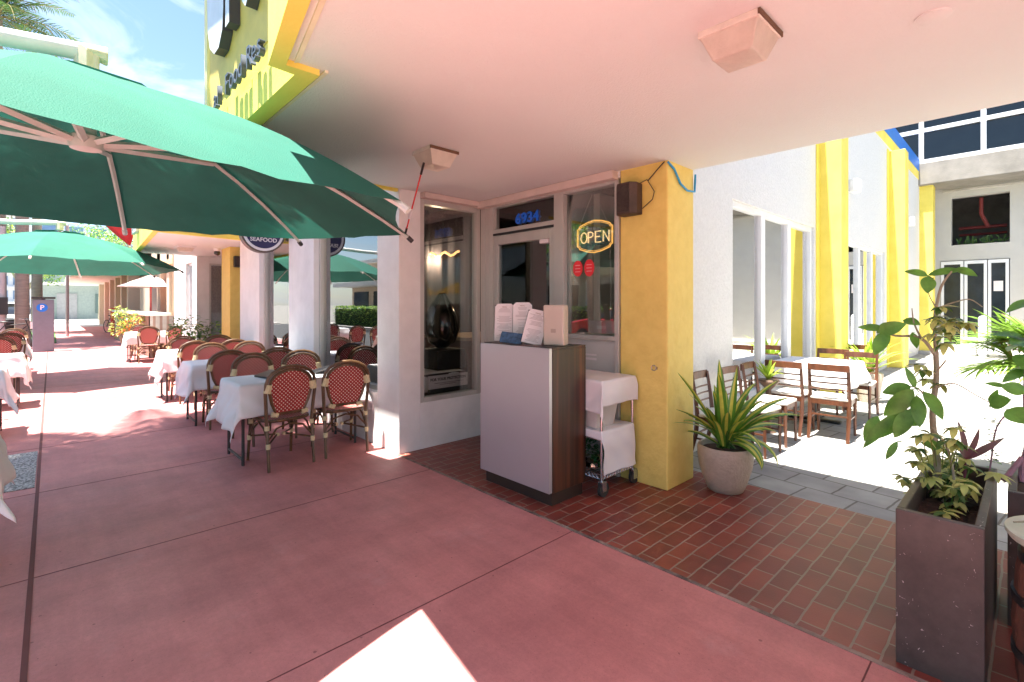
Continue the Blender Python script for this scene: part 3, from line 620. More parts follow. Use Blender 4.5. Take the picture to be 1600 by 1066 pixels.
#%%UMBRELLAS
def umbrella(label,loc,R=2.0,rot=.61,zr=2.13,zt=2.80,tx=-.047,ty=-.021,group='green cantilever umbrellas',ax=-2.35,mast=True,m=M_green,n_=12):
    t=thing('cantilever_umbrella',label,'umbrella',loc,0,group)
    def P(a,s,dz=0):
        r=R*s; x=r*math.cos(a); y=r*math.sin(a)
        return (x,y,zr+(zt-zr)*(1-s**1.75)+tx*x+ty*y+dz)
    q=MB(); NU,NV=14,10
    for k in range(8):
        a0=rot+k*math.pi/4; a1=a0+math.pi/4; o=len(q.v)
        for i in range(NU+1):
            s=.04+.96*i/NU; p0=Vector(P(a0,s)); p1=Vector(P(a1,s))
            for j in range(NV+1):
                f=j/NV; p=p0.lerp(p1,f); b=4*f*(1-f)
                p.z-= .012*b*s; rr=Vector((p.x,p.y,0))
                p-= rr*(.03*b*s**4)           # scalloped hem
                p.z+= .004*math.sin(f*25+k*2)*s*b+.006*math.sin(f*41+k*1.7)*b*s**5
                q.v.append(tuple(p))
        for i in range(NU):
            for j in range(NV):
                c=o+i*(NV+1)+j; q.f.append((c,c+NV+1,c+NV+2,c+1)); q.mi.append(0)
    cn=q.build('canopy',m,t,smooth=True,angle=30)
    q=MB()
    for k in range(8):
        a0=rot+k*math.pi/4; o=len(q.v)
        for s in (.03,.12,.2): 
            for f in (0,.5,1): 
                p=Vector(P(a0,s,.035)).lerp(Vector(P(a0+math.pi/4,s,.035)),f); q.v.append(tuple(p))
        for i in range(2):
            for j in range(2): c=o+i*3+j; q.f.append((c,c+3,c+4,c+1)); q.mi.append(0)
    q.build('vent',m,cn,smooth=True)
    zh=zr+.33
    for k in range(8):
        a=rot+k*math.pi/4; q=MB(); q.tube([P(a,s,-.022) for s in (.04,.15,.3,.45,.6,.75,.9,1.0)],.017,4); rb=q.build('rib',M_rib,t)
        q=MB(); q.tube([(.06*math.cos(a),.06*math.sin(a),zh),P(a,.47,-.03)],.022,4); q.build('strut',M_rib,rb)
        q=MB(); e=P(a,1.0,-.022); e2=P(a,1.02,-.03); q.tube([e,e2],.02,8); q.build('tip',M_black if k in(1,2) else M_rib,rb)
    q=MB(); q.lathe([(.03,-.05),(.075,-.04),(.085,-.01),(.085,.03),(.05,.05),(.045,.10)],(0,0,zh),16); q.tube([(0,0,zh),(0,0,zt+.14)],.032,12); q.build('hub',M_rib,t,smooth=True)
    if mast:
        q=MB(); q.tube([(0,.06,zt+.2),(-.05,-.6,zt+.15),(-.1,-1.3,zt+.12),(-.15,ax,zt+.1)],.05,12); q.build('arm',mat('white_powder_metal',(.72,.72,.70),.4),t,smooth=True)
        q=MB(); q.tube([(0,.10,zt+.20),(0,.0,zt+.20),(0,.0,zt+.05)],.06,8); q.box(-.045,.045,-.04,.06,zt+.08,zt+.22); q.build('joint',mat('aged_plastic',(.72,.68,.50),.5,.2,12),t,bevel=.01)
        q=MB(); q.tube([(-.15,ax,0),(-.15,ax,zt+.15)],.05,10); q.build('mast',M_rib,t,smooth=True)
        q=MB(); q.box(-.45,.15,ax-.3,ax+.3,0,.09); q.build('base',M_black,t,bevel=.02)
    return t
U1=umbrella('big green cantilever umbrella in the foreground, its tip strapped to the ceiling light',(-3.84,.15,0))
umbrella('green cantilever umbrella farther down the sidewalk beyond the big one',(-13.2,.12,0),rot=.60,zr=2.24,zt=2.92,tx=.035,ty=0)
# ------------------------------------------------------------ bistro chairs and tables
def bistro():
    t=thing('bistro_chair','','chair')
    def bx(z): return -.205-(z-.42)*.10
    # outer arch
    H=.935
    out=[(-.262,-.205,0),(-.235,-.205,.22),(-.208,-.205,.43),(bx(.58),-.217,.58),(bx(.70),-.228,.70),(bx(.78),-.222,.78)]
    def archp(w,z0,z1,n=9): return [(bx(z0+(z1-z0)*math.sin(a)),-w*math.cos(a),z0+(z1-z0)*math.sin(a)) for a in [math.pi*k/n for k in range(n+1)]]
    ar=archp(.222,.78,H)
    q=MB(); q.tube([(-.208,-.205,.40),(bx(.58),-.217,.58),(bx(.70),-.226,.70)]+ar+[(bx(.70),.226,.70),(bx(.58),.217,.58),(-.208,.205,.40)],.0165,8)
    q.tube([(bx(.50)+.004,-.125,.50),(bx(.60)+.004,-.165,.60),(bx(.72)+.004,-.193,.72)]+[(x+.004,y,z) for x,y,z in archp(.190,.77,H-.033)]+[(bx(.72)+.004,.193,.72),(bx(.60)+.004,.165,.60),(bx(.50)+.004,.125,.50)],.0150,8,closed=True)
    q.build('back_frame',M_cane,t,smooth=True)
    poly=[(-.125,.50),(-.165,.60),(-.193,.72)]+[(y,z) for x,y,z in archp(.190,.77,H-.033)]+[(.193,.72),(.165,.60),(.125,.50)]
    n=len(poly); q=MB(); q.v=[(bx(z)+.007,y,z) for y,z in poly]+[(bx(z)+.001,y,z) for y,z in poly]
    q.f=[tuple(range(n)),tuple(range(2*n-1,n-1,-1))]; q.mi=[0,0]; o=q.build('backrest',M_weave,t); uvproj(o,(1,2))
    sp=[(.215*(abs(math.cos(a))**.55)*math.copysign(1,math.cos(a)),.205*(abs(math.sin(a))**.55)*math.copysign(1,math.sin(a))) for a in [2*math.pi*k/24 for k in range(24)]]
    q=MB(); q.prism(sp,.435,.452); o=q.build('seat',M_weave,t); uvproj(o,(0,1))
    q=MB(); q.tube([(x*1.02,y*1.02,.438) for x,y in sp],.0155,8,closed=True); q.build('seat_frame',M_cane,t,smooth=True)
    for s in (-1,1):
        q=MB(); q.tube([(-.262,s*.205,0),(-.24,s*.205,.2),(-.208,s*.205,.41)],[.0135,.015,.016],8); q.build('leg',M_cane,t,smooth=True)
        q=MB(); q.tube([(.255,s*.205,0),(.23,s*.20,.2),(.19,s*.195,.43)],[.0135,.015,.016],8); q.build('leg',M_cane,t,smooth=True)
    q=MB()
    for s in (-1,1):
        q.tube([(-.235,s*.2,.24),(0,s*.03,.265),(.225,s*.2,.24)],.009,6)
        q.tube([(-.225,s*.2,.27),(-.12,s*.2,.37),(0,s*.2,.41),(.12,s*.2,.37),(.2,s*.2,.27)],.009,6)
    q.tube([(-.225,-.2,.27),(-.215,-.12,.37),(-.21,0,.40),(-.215,.12,.37),(-.225,.2,.27)],.009,6)
    q.tube([(.21,-.2,.27),(.2,-.12,.37),(.2,0,.40),(.2,.12,.37),(.21,.2,.27)],.009,6)
    q.build('stretcher',M_cane,t,smooth=True)
    q=MB()
    for s in (-1,1):
        for c,d,r in [((-.238,s*.204,.225),(0,0,.045),.021),((.228,s*.2,.225),(0,0,.045),.021),((-.212,s*.204,.385),(0,0,.04),.022),((.196,s*.197,.385),(0,0,.04),.022),
                      ((bx(.74)+.002,s*.206,.74),(0,-s*.014,.075),.033),((bx(.505)+.002,s*.135,.495),(0,s*.055,.014),.024),((.0,s*.03,.262),(.04,0,.0),.016)]:
            c=Vector(c); d=Vector(d); MB().tube([c-d/2,c+d/2],r,8).build('binding',M_bind,t,smooth=True)
    return t
BC=bistro(); used=[False]
def pc(x,y,rz,label):
    if not used[0]:
        used[0]=True; BC.location=(x,y,0); BC.rotation_euler=(0,0,R_(rz)); tag(BC,label,None,'red and white woven bistro chairs'); return BC
    return dup(BC,(x,y,0),R_(rz),label,'red and white woven bistro chairs')
def btable(xc,y0,y1,w,label,clabel,seed,over=.30):
    t=thing('cafe_table',label,'table',(xc,(y0+y1)/2,0),0,'cloth covered cafe tables'); cs=1.35 if over<.31 else 1.0; L_=(y1-y0)/2
    MB().box(-w/2,w/2,-L_,L_,.725,.75).build('tabletop',mat('dark_top',(.1,.07,.05),.5),t,bevel=.004)
    for s in (-1,1):
        for sx in (-1,1):
            MB().tube([(sx*w*.39,s*(L_-.04),0),(sx*w*.39,s*(L_-.04),.725)],.014,8).build('leg',M_black,t,smooth=True)
        MB().tube([(-w*.39,s*(L_-.04),.05),(w*.39,s*(L_-.04),.05)],.012,8).build('crossbar',M_black,t,smooth=True)
    drape('tablecloth',clabel,xc-w/2-.006,xc+w/2+.006,y0-.006,y1+.006,.757,(over,over,over*cs,over*cs),seed=seed,group='white tablecloths on the cafe tables',amp=.013)
    return t
rows=[(-5.28,'nearest cafe table','nearest'),(-7.32,'second cafe table','second'),(-9.40,'third cafe table','third')]
wob=[4,-7,8,-3,-8,6,4,-5,7,-6,5,-4,8]
k=0
for xc,nm,od in rows:
    btable(xc,1.26,2.44,.64,'%s from the entrance along the window wall, on thin black legs'%nm,'white cloth on the %s table from the entrance along the window wall'%od,int(-xc*10))
    pc(xc+.345,1.60,180+wob[k],'bistro chair on the entrance side of the %s window-wall table, towards the sidewalk'%od)
    pc(xc+.345,2.18,180+wob[k+1],'bistro chair on the entrance side of the %s window-wall table, towards the window'%od)
    pc(xc-.62,1.72,0+wob[k+2],'bistro chair across the %s window-wall table from the entrance, towards the sidewalk'%od)
    pc(xc-.62,2.22,0+wob[k+3],'bistro chair across the %s window-wall table from the entrance, towards the window'%od); k+=3
btable(-16.3,1.45,2.6,.64,'farthest cafe table beside the brick planter counter','white cloth on the farthest table beside the brick counter',21)
pc(-15.75,1.83,178,'sunlit bistro chair at the farthest table, near side, towards the sidewalk'); pc(-15.75,2.40,183,'sunlit bistro chair at the farthest table, near side, towards the building')
pc(-17.0,1.85,3,'bistro chair behind the farthest table, towards the sidewalk'); pc(-17.0,2.42,-4,'bistro chair behind the farthest table, towards the building')
# kerb-side tables on the left
btable(-4.27,-1.45,-.27,.62,'kerb-side cafe table nearest the camera at the left edge','white cloth hanging low at the left edge nearest the camera',31,over=.34)
btable(-8.15,-1.5,-.40,.62,'second kerb-side cafe table at the left edge','white cloth of the second kerb-side table at the left edge',32)
btable(-10.3,-1.55,-.32,.64,'third kerb-side cafe table, wide cloth corner over the sidewalk','white cloth of the third kerb-side table with a long corner',33)
btable(-15.0,-1.5,-.42,.64,'farthest kerb-side cafe table in front of the parking meter','white cloth of the farthest kerb-side table by the parking meter',34)
pc(-4.92,-.62,0,'bistro chair behind the nearest kerb-side table at the left edge'); pc(-8.95,-.78,6,'bistro chair cut by the left edge between two kerb-side tables')
pc(-11.3,-.85,0,'bistro chair behind the third kerb-side table'); pc(-15.95,-.62,3,'bistro chair behind the farthest kerb-side table, right one'); pc(-14.1,-.62,183,'bistro chair on the near side of the farthest kerb-side table')
pc(-12.6,-.66,175,'bistro chair with a shaded round back in front of the parking meter')
# black folders / napkin rolls lying on the tables
def folder(x,y,rz,label,z=.762):
    t=thing('black_folder',label,'folder',(x,y,z),R_(rz),'black folders on the tables')
    q=MB(); q.box(-.13,.13,-.09,.09,0,.012); q.build('lower_cover',M_black,t,bevel=.003)
    q=MB(); q.slab([(-.13,-.09,.014),(.13,-.09,.014),(.13,.08,.055),(-.13,.08,.055)],(0,0,1),.004); q.build('upper_cover',M_black,t)
folder(-5.32,1.62,12,'black folder on the nearest table, sidewalk half'); folder(-5.28,2.15,-14,'black folder on the nearest table, window half')
folder(-7.36,1.64,8,'black folder on the second table from the entrance'); folder(-9.42,1.66,-6,'black folder on the third table from the entrance'); folder(-9.38,2.2,-6,'black folder on the third table, window half')
#%%COURTYARD
def woodchair():
    t=thing('wooden_chair','','chair')
    for s in (-1,1):
        q=MB(); q.tube([(-.275,s*.185,0),(-.235,s*.185,.12),(-.198,s*.185,.27),(-.183,s*.185,.44),(-.20,s*.185,.6),(-.235,s*.185,.83)],[.016,.018,.021,.022,.018,.015],4); q.build('leg',M_chwood,t)
        q=MB(); q.tube([(.20,s*.18,0),(.195,s*.18,.43)],[.014,.019],4); q.build('leg',M_chwood,t)
    q=MB(); 
    for s in (-1,1): q.box(-.185,.19,s*.178-.009,s*.178+.009,.385,.435)
    q.box(.18,.2,-.18,.18,.385,.435); q.box(-.2,-.18,-.18,.18,.385,.435); q.build('seat_frame',M_chwood,t)
    q=MB(); q.prism([(-.2,-.19),(.17,-.205),(.215,-.18),(.215,.18),(.17,.205),(-.2,.19)],.437,.468); q.build('seat',M_pad,t,bevel=.012)
    q=MB(); n=8
    pts=[(-.235-.022*math.sin(math.pi*k/n),-.20+.40*k/n) for k in range(n+1)]; pts+=[(x-.018,y) for x,y in reversed(pts)]
    q.prism(pts,.765,.84); q.build('top_rail',M_chwood,t,bevel=.004)
    for z in (.695,.63,.56): 
        q=MB(); q.tube([(-.235+.10*(.83-z)+.0,-.185,z),(-.245+.10*(.83-z),0,z),(-.235+.10*(.83-z),.185,z)],.009,6); q.build('slat',M_chwood,t,smooth=True)
    q=MB(); q.box(-.2,.2,-.186,-.172,.22,.235); q.box(-.2,.2,.172,.186,.22,.235); q.box(-.21,-.195,-.18,.18,.26,.275); q.build('stretcher',M_chwood,t)
    return t
WC=woodchair(); wu=[False]
def wc(x,y,rz,label):
    g='brown wooden courtyard chairs'
    if not wu[0]: wu[0]=True; WC.location=(x,y,0); WC.rotation_euler=(0,0,R_(rz)); return tag(WC,label,None,g)
    return dup(WC,(x,y,0),R_(rz),label,g)
wc(-1.98,6.47,88,'wooden chair at the near side of the courtyard table, left of two'); wc(-1.55,6.49,93,'wooden chair at the near side of the courtyard table, right of two')
wc(-1.97,5.78,2,'wooden chair against the white wall, farthest of the row of three'); wc(-1.96,5.23,-3,'wooden chair against the white wall, middle of the row of three'); wc(-2.0,4.66,4,'wooden chair against the white wall nearest the potted plant')
wc(-1.62,7.95,-90,'wooden chair on the far side of the courtyard table, right one'); wc(-2.0,8.25,-84,'wooden chair on the far side of the courtyard table, left one'); 
wc(-1.95,9.9,90,'wooden chair standing alone farther along the courtyard wall')
t=thing('courtyard_table','cloth covered courtyard table on a black pedestal','table',(-1.93,7.2,0))
MB().box(-.42,.42,-.52,.52,.725,.75).build('tabletop',mat('dark_top',(.1,.07,.05),.5),t)
MB().tube([(0,0,.03),(0,0,.725)],.035,12).build('pedestal',M_black,t,smooth=True)
q=MB(); q.box(-.3,.3,-.04,.04,0,.035); q.box(-.04,.04,-.3,.3,0,.034); q.build('foot',M_black,t,bevel=.01)
drape('tablecloth','white cloth glaring in the sun on the courtyard table',-2.35,-1.50,6.68,7.74,.757,(.10,.26,.24,.26),seed=77,amp=.013)
# potted strap-leaf plant
t=thing('potted_plant','cream textured pot with long yellow-striped strap leaves beside the yellow pillar','potted plant',(-1.70,3.98,0))
q=MB(); q.lathe([(.12,0),(.135,.008),(.165,.08),(.195,.18),(.212,.28),(.214,.34),(.205,.365),(.19,.362),(.188,.33),(.18,.32)],n=36); q.build('pot',M_pot,t,smooth=True)
q=MB(); q.lathe([(.185,.30),(.18,.325),(.05,.335)],n=24); q.build('soil',M_soil,t)
q=MB(); rnd=random.Random(12)
for k in range(9): q.tube([(rnd.uniform(-.06,.06),rnd.uniform(-.06,.06),.32),(rnd.uniform(-.09,.09),rnd.uniform(-.09,.09),.5)],.012,6)
q.build('stem',M_leafm,t)
q=MB()
for k in range(36):
    az=rnd.uniform(0,6.28); u=rnd.random(); el=R_(89-u*72); L_=rnd.uniform(.30,.55)*(1.0 if u<.6 else .85)
    bz=.36+rnd.uniform(0,.16)*(1-u*.5); q.strap((.05*math.cos(az),.05*math.sin(az),bz),az,el,L_,rnd.uniform(.06,.085),rnd.uniform(.2,.9)+u*1.2,0,1,twist=rnd.uniform(-.5,.5))
# the long leaves the photograph shows
rt=math.atan2(.7277,.6858)          # azimuth of picture-right
for a,e,l,dr in [(rt+math.pi,62,.62,.35),(rt+math.pi,30,.42,.9),(rt+math.pi+.3,40,.5,.6),(rt,48,.60,.9),(rt,35,.62,1.1),(rt+.2,22,.52,.9),(rt-.1,65,.6,.8),(rt+1.4,78,.62,.2),(rt-1.5,80,.60,.2),(rt-2.2,75,.58,.3),(rt-.6,10,.45,2.2),(rt-1.,5,.40,2.4)]:
    q.strap((.04*math.cos(a),.04*math.sin(a),.44),a,R_(e),l,.078,dr,0,1,twist=.3)
q.build('leaves',[mat('strap_green',(.10,.25,.03),.36,.3,10,trans=.2),mat('strap_stripe',(.58,.56,.09),.38,.25,14,trans=.25)],t,smooth=True)
# lime plants farther down
for (x,y,lab) in [(-1.72,9.2,'lime green strap-leaf plant in a tub behind the courtyard table'),(-2.12,6.15,'small lime plant in a dark bowl by the near courtyard window')]:
    big=y>8; t=thing('potted_plant',lab,'potted plant',(x,y,0)); h=.45 if big else .62
    q=MB(); q.lathe([(.13,0),(.19,h-.03),(.18,h)] if big else [(.08,0),(.03,.05),(.03,h-.12),(.12,h-.02),(.11,h)],n=20); q.build('pot',mat('dark_bowl',(.12,.07,.045),.5) if not big else M_pot,t,smooth=True)
    q=MB(); rnd=random.Random(int(y*10))
    for k in range(34 if big else 22):
        az=rnd.uniform(0,6.28); q.strap((0,0,h),az,R_(rnd.uniform(35,85)),(.75 if big else .3)*rnd.uniform(.7,1),.07 if big else .035,rnd.uniform(.3,1.3))
    q.build('leaves',M_leafl,t,smooth=True)
# wall lamps
for i,(y,z) in enumerate([(10.85,3.70),(17.0,3.75)]):
    t=thing('wall_lamp','white cube wall lamp beside the %s yellow fin of the courtyard wall'%('first' if i==0 else 'second'),'lamp',(XW,y,z),0,'cube lamps on the courtyard wall')
    MB().box(0,.04,-.09,.09,-.09,.09).build('bracket',M_whframe,t,bevel=.01); MB().box(.04,.20,-.11,.11,-.12,.12).build('shade',mat('white_shade',(.85,.84,.80),.4),t,bevel=.03)
# far courtyard building
FB=thing('courtyard_end_building','white building closing the courtyard with a glass door and dark strip windows above','building',(-1,20.4,0))
def fp(mb,n,m,**k): return part(mb,n,m,FB,**k)
YF=20.4
b=MB(); b.box(-8,-1.95,YF,YF+.3,0,5.4); b.box(-.42,9,YF,YF+.3,0,5.4); b.box(-1.95,-.42,YF,YF+.3,2.86,3.34); b.box(-1.70,-.42,YF,YF+.3,4.82,5.4); b.box(-1.95,-1.70,YF,YF+.3,3.34,5.4)
fp(b,'wall',mat('grey_white_wall',(.50,.49,.46),.8,.06,2,.2,50))
b=MB(); b.box(-8,9,YF-1.2,YF+.3,5.12,5.78); fp(b,'concrete_beam',mat('beam_concrete',(.20,.185,.16),.85,.2,1.5,.4,30,col2=(.27,.25,.22)),bevel=.02)
b=MB(); b.box(-1.9,9,YF-.05,YF,5.0,5.06); fp(b,'conduit',M_conc)
b=MB(); b.box(-8,9,YF+3.0,YF+3.1,0,5.4); b.box(-8,9,YF+.3,YF+3,3.0,3.05); b.box(-8,9,YF+.3,YF+3,5.2,5.25); fp(b,'back_wall',mat('grey_interior',(.16,.15,.14),.8,.4,2))
b=MB(); b.tube([(-1.05,YF+.5,4.8),(-1.05,YF+.5,4.3),(-.9,YF+.6,3.9)],.05,8); b.tube([(-1.6,YF+1,3.95),(-.5,YF+1,3.95)],.05,8); b.tube([(-1.6,YF+1.2,3.75),(-.5,YF+1.2,3.75)],.04,8); fp(b,'red_pipe',mat('sprinkler_red',(.16,.015,.015),.5),smooth=True)
b=MB(); rnd=random.Random(3)
for k in range(60): b.leaf((rnd.uniform(-1.6,-.5),YF+.6,3.35+rnd.uniform(0,.2)),(rnd.uniform(-1,1),-.3,1),(0,-1,0),.12,.05)
fp(b,'window_plant',M_leafm)
zb=[(6.12,7.05),(7.2,8.1),(8.25,9.2),(10,11),(11.1,12)]
YG=YF; YF=19.35
b=MB(); b.box(-9,9,YF+.15,YF+.4,5.78,9.6); b.box(-9,9,YF-.05,YF+.4,9.3,11.5); fp(b,'upper_wall',mat('glass_backing',(.13,.14,.14),.6,.4,2))
f=MB(); 
for z in (5.80,6.75,7.62,8.5,9.25): f.box(-9,9,YF-.02,YF+.06,z,z+.11)
for x in (-7.2,-5.1,-3.7,-2.35,-.98,.40,1.8,3.2,4.6,6): f.box(x,x+.11,YF-.03,YF+.065,5.80,9.3)
fr=fp(f,'strip_window',M_whframe); q=MB(); q.box(-9,9,YF+.08,YF+.09,5.80,9.3); gg=q.build('pane',glass('dark_glass',(.45,.47,.46),.0)); gg.parent=fr; YF=YG
def fdoor(x0,x1,name,papers=False):
    f=MB(); t_=.07; f.box(x0,x0+t_,YF-.03,YF+.05,.02,2.84); f.box(x1-t_,x1,YF-.03,YF+.05,.02,2.84); f.box(x0+t_,x1-t_,YF-.03,YF+.05,2.74,2.84); f.box(x0+t_,x1-t_,YF-.03,YF+.05,.02,.26)
    o=fp(f,name,M_whframe); q=MB(); q.box(x0+t_,x1-t_,YF,YF+.01,.26,2.74); p=q.build('pane',mat('blue_dark_glass',(.018,.026,.034),.10,.5,2)); p.parent=o
    if papers: q=MB(); q.box((x0+x1)/2-.1,(x0+x1)/2+.1,YF-.012,YF-.005,1.9,2.2); p=q.build('notice',M_paper); p.parent=o
    return o
fdoor(-1.94,-1.42,'glass_panel'); fdoor(-1.40,-.90,'glass_door'); fdoor(-.88,-.44,'glass_panel',True)
b=MB(); b.box(-8,9,YF-1.2,YF,-.02,.10); fp(b,'step',M_conc)
t=thing('white_bollard','white round bollard in front of the far glass door','bollard',(-.93,19.0,0)); MB().lathe([(.09,0),(.09,1.1),(.07,1.16),(.02,1.18)],n=16).build('post',M_white,t,smooth=True); MB().lathe([(.13,0),(.13,.03)],n=16).build('flange',M_conc,t)
t=thing('white_bin','low white waste bin beside the bollard at the far door','bin',(-1.18,19.1,0)); MB().lathe([(.13,0),(.16,.5),(.165,.52),(.14,.53)],n=16).build('body',M_white,t,smooth=True); MB().lathe([(.17,.5),(.17,.54),(.05,.56)],n=16).build('lid',M_paper,t,smooth=True)
# building across the courtyard (seen only in the courtyard windows)
OB=thing('opposite_courtyard_building','white courtyard building with yellow fins mirrored in the windows','building',(4,12,0))
b=MB(); b.box(4.6,5,4.4,20,0,4.5); part(b,'wall',M_whrough,OB)
for y in (6.2,9.2,12.4,15.5): part(MB().box(4.2,4.6,y,y+.45,0,4.4),'fin_pilaster',M_yelp,OB)
#%%PLANTER
t=thing('planter_box','tall dark scuffed trough planter with trees at the right edge','planter',(-.255,3.09,0))
x0,x1,y0,y1,hz=-.135,.135,-.51,.50,.645
q=MB(); w_=.03
q.box(x0,x1,y0,y0+w_,0,hz); q.box(x0,x1,y1-w_,y1,0,hz); q.box(x0,x0+w_,y0+w_,y1-w_,0,hz); q.box(x1-w_,x1,y0+w_,y1-w_,0,hz); q.box(x0+w_,x1-w_,y0+w_,y1-w_,0,.05)
q.build('box',M_planter,t,bevel=.004)
q=MB(); n=10; m=24
for i in range(n+1):
    for j in range(m+1): q.v.append((x0+w_+(x1-x0-2*w_)*i/n,y0+w_+(y1-y0-2*w_)*j/m,hz-.10+random.uniform(-.012,.012)))
for i in range(n):
    for j in range(m): a=i*(m+1)+j; q.f.append((a,a+m+1,a+m+2,a+1)); q.mi.append(0)
q.build('soil',M_soil,t)
BR= [([(-0.32, 3.25, 0.456), (-0.325, 3.25, 0.713), (-0.342, 3.25, 0.936), (-0.327, 3.25, 1.132), (-0.33, 3.25, 1.277)], 0.016, 0.011), ([(-0.33, 3.25, 1.277), (-0.334, 3.25, 1.422), (-0.31, 3.25, 1.584), (-0.269, 3.25, 1.665)], 0.009, 0.004), ([(-0.324, 3.27, 1.481), (-0.264, 3.27, 1.51), (-0.205, 3.27, 1.525), (-0.16, 3.27, 1.488)], 0.004, 0.002), ([(-0.324, 3.2, 1.245), (-0.383, 3.2, 1.332), (-0.481, 3.2, 1.337), (-0.527, 3.2, 1.355)], 0.009, 0.003), ([(-0.376, 3.18, 1.327), (-0.406, 3.18, 1.406), (-0.414, 3.18, 1.481)], 0.005, 0.002), ([(-0.324, 3.2, 1.086), (-0.258, 3.2, 1.116), (-0.185, 3.2, 1.073), (-0.133, 3.2, 1.041)], 0.003, 0.002), ([(-0.329, 3.2, 1.153), (-0.286, 3.2, 1.226)], 0.004, 0.003), ([(-0.324, 3.1, 0.993), (-0.367, 3.1, 1.074), (-0.406, 3.1, 1.097)], 0.005, 0.003), ([(-0.31, 3.15, 0.519), (-0.254, 3.15, 0.628), (-0.277, 3.15, 0.807), (-0.336, 3.15, 0.896)], 0.007, 0.004), ([(-0.326, 3.22, 1.487), (-0.351, 3.22, 1.545), (-0.361, 3.22, 1.616)], 0.003, 0.002)]
LV= [((-0.354, 3.2, 1.644), (-0.084, -0.03, 0.035), 0.052), ((-0.363, 3.28, 1.651), (0.129, -0.03, 0.034), 0.053), ((-0.261, 3.3, 1.68), (0.081, -0.03, -0.031), 0.048), ((-0.358, 3.22, 1.642), (0.005, -0.03, -0.084), 0.074), ((-0.53, 3.2, 1.372), (-0.109, -0.03, 0.011), 0.047), ((-0.548, 3.15, 1.356), (0.117, -0.03, 0.048), 0.077), ((-0.513, 3.2, 1.362), (-0.061, -0.03, -0.127), 0.097), ((-0.452, 3.2, 1.421), (0.072, -0.03, -0.02), 0.057), ((-0.416, 3.2, 1.356), (0.024, -0.03, -0.075), 0.045), ((-0.506, 3.22, 1.402), (-0.055, -0.03, -0.052), 0.054), ((-0.406, 3.1, 1.094), (-0.113, -0.03, -0.039), 0.073), ((-0.392, 3.05, 1.089), (-0.108, -0.03, -0.15), 0.114), ((-0.391, 3.1, 1.09), (-0.028, -0.03, 0.101), 0.04), ((-0.348, 3.0, 1.089), (0.078, -0.03, -0.112), 0.097), ((-0.38, 3.05, 1.06), (0.018, -0.03, -0.147), 0.071), ((-0.461, 3.1, 0.955), (-0.147, -0.03, -0.202), 0.059), ((-0.418, 3.12, 0.975), (-0.131, -0.03, -0.161), 0.11), ((-0.397, 3.05, 0.989), (-0.067, -0.03, -0.145), 0.1), ((-0.548, 3.15, 0.917), (-0.056, -0.03, -0.139), 0.069), ((-0.378, 3.2, 0.937), (-0.047, -0.03, -0.051), 0.082), ((-0.133, 3.2, 1.029), (0.07, -0.03, 0.041), 0.083), ((-0.081, 3.3, 1.111), (-0.068, -0.03, 0.014), 0.028), ((-0.014, 3.3, 1.095), (-0.085, -0.03, 0.023), 0.068), ((-0.075, 3.15, 1.025), (0.066, -0.03, -0.042), 0.147), ((-0.139, 3.3, 1.03), (0.033, -0.03, 0.063), 0.036), ((-0.461, 3.1, 0.81), (-0.042, -0.03, -0.093), 0.037), ((-0.296, 3.1, 0.814), (-0.067, -0.03, 0.022), 0.056)]
PU= [((-0.224, 3.3, 0.732), (0.023, -0.03, 0.186), 0.044), ((-0.225, 3.32, 0.733), (-0.026, -0.03, 0.109), 0.048), ((-0.224, 3.3, 0.732), (0.131, -0.03, 0.133), 0.037), ((-0.222, 3.28, 0.743), (0.052, -0.03, 0.153), 0.036), ((-0.224, 3.3, 0.732), (0.075, -0.03, 0.103), 0.029)]
RO= [(-0.355, 3.0, 0.876), (-0.334, 3.245, 0.802), (-0.396, 3.14, 0.778), (-0.278, 3.035, 0.866), (-0.35, 3.28, 0.694), (-0.279, 3.175, 0.671), (-0.351, 3.07, 0.662), (-0.426, 3.315, 0.533), (-0.236, 3.21, 0.655), (-0.312, 3.105, 1.426), (-0.275, 3.0, 1.394), (-0.262, 3.245, 1.43), (-0.328, 3.14, 1.356), (-0.274, 3.035, 1.321), (-0.363, 3.28, 1.118), (-0.366, 3.175, 1.174), (-0.243, 3.07, 0.926), (-0.471, 3.315, 0.579), (-0.313, 3.21, 0.581), (-0.195, 3.105, 0.641), (-0.367, 3.0, 0.752), (-0.262, 3.245, 0.744), (-0.3, 3.14, 1.488)]
PL=t
def rel(p,o): return tuple(Vector(p)-Vector(o))
tr=thing('leafy_tree','young tree with big dark oval leaves and yellow-green sprigs growing in the tall planter','tree',(-.31,3.2,.52))
O_=tuple(tr.location)
def smoothp(ps,n=4):
    P=[Vector(p) for p in ps]; out=[]
    for i in range(len(P)-1):
        a=P[max(i-1,0)];b=P[i];c=P[i+1];d=P[min(i+2,len(P)-1)]
        for k in range(n):
            t=k/n; out.append(.5*((2*b)+(c-a)*t+(2*a-5*b+4*c-d)*t*t+(3*b-a-3*c+d)*t**3))
    out.append(P[-1]); return out
q=MB()
for ps,a,b in BR:
    pp=smoothp([rel(p,O_) for p in ps]); n=len(pp); q.tube(pp,[a+(b-a)*i/(n-1) for i in range(n)],8)
q.build('trunk',M_bark,tr,smooth=True)
rnd=random.Random(5)
q=MB()
for b,d,w in LV:
    L_=Vector(d).length; w=w*(.72 if w>.09 else .9); q.leaf(rel(b,O_),d,(.35+rnd.uniform(-.3,.3),-.75,.5+rnd.uniform(-.3,.3)),L_,w,0,rnd.uniform(.05,.2),n=10)
    q.tube([rel(b,O_),tuple(Vector(rel(b,O_))-Vector(d)*.12+Vector((.01,.01,-.01)))],.0025,5)
q.build('big_leaves',M_leaf,tr,smooth=True)
q=MB(); 
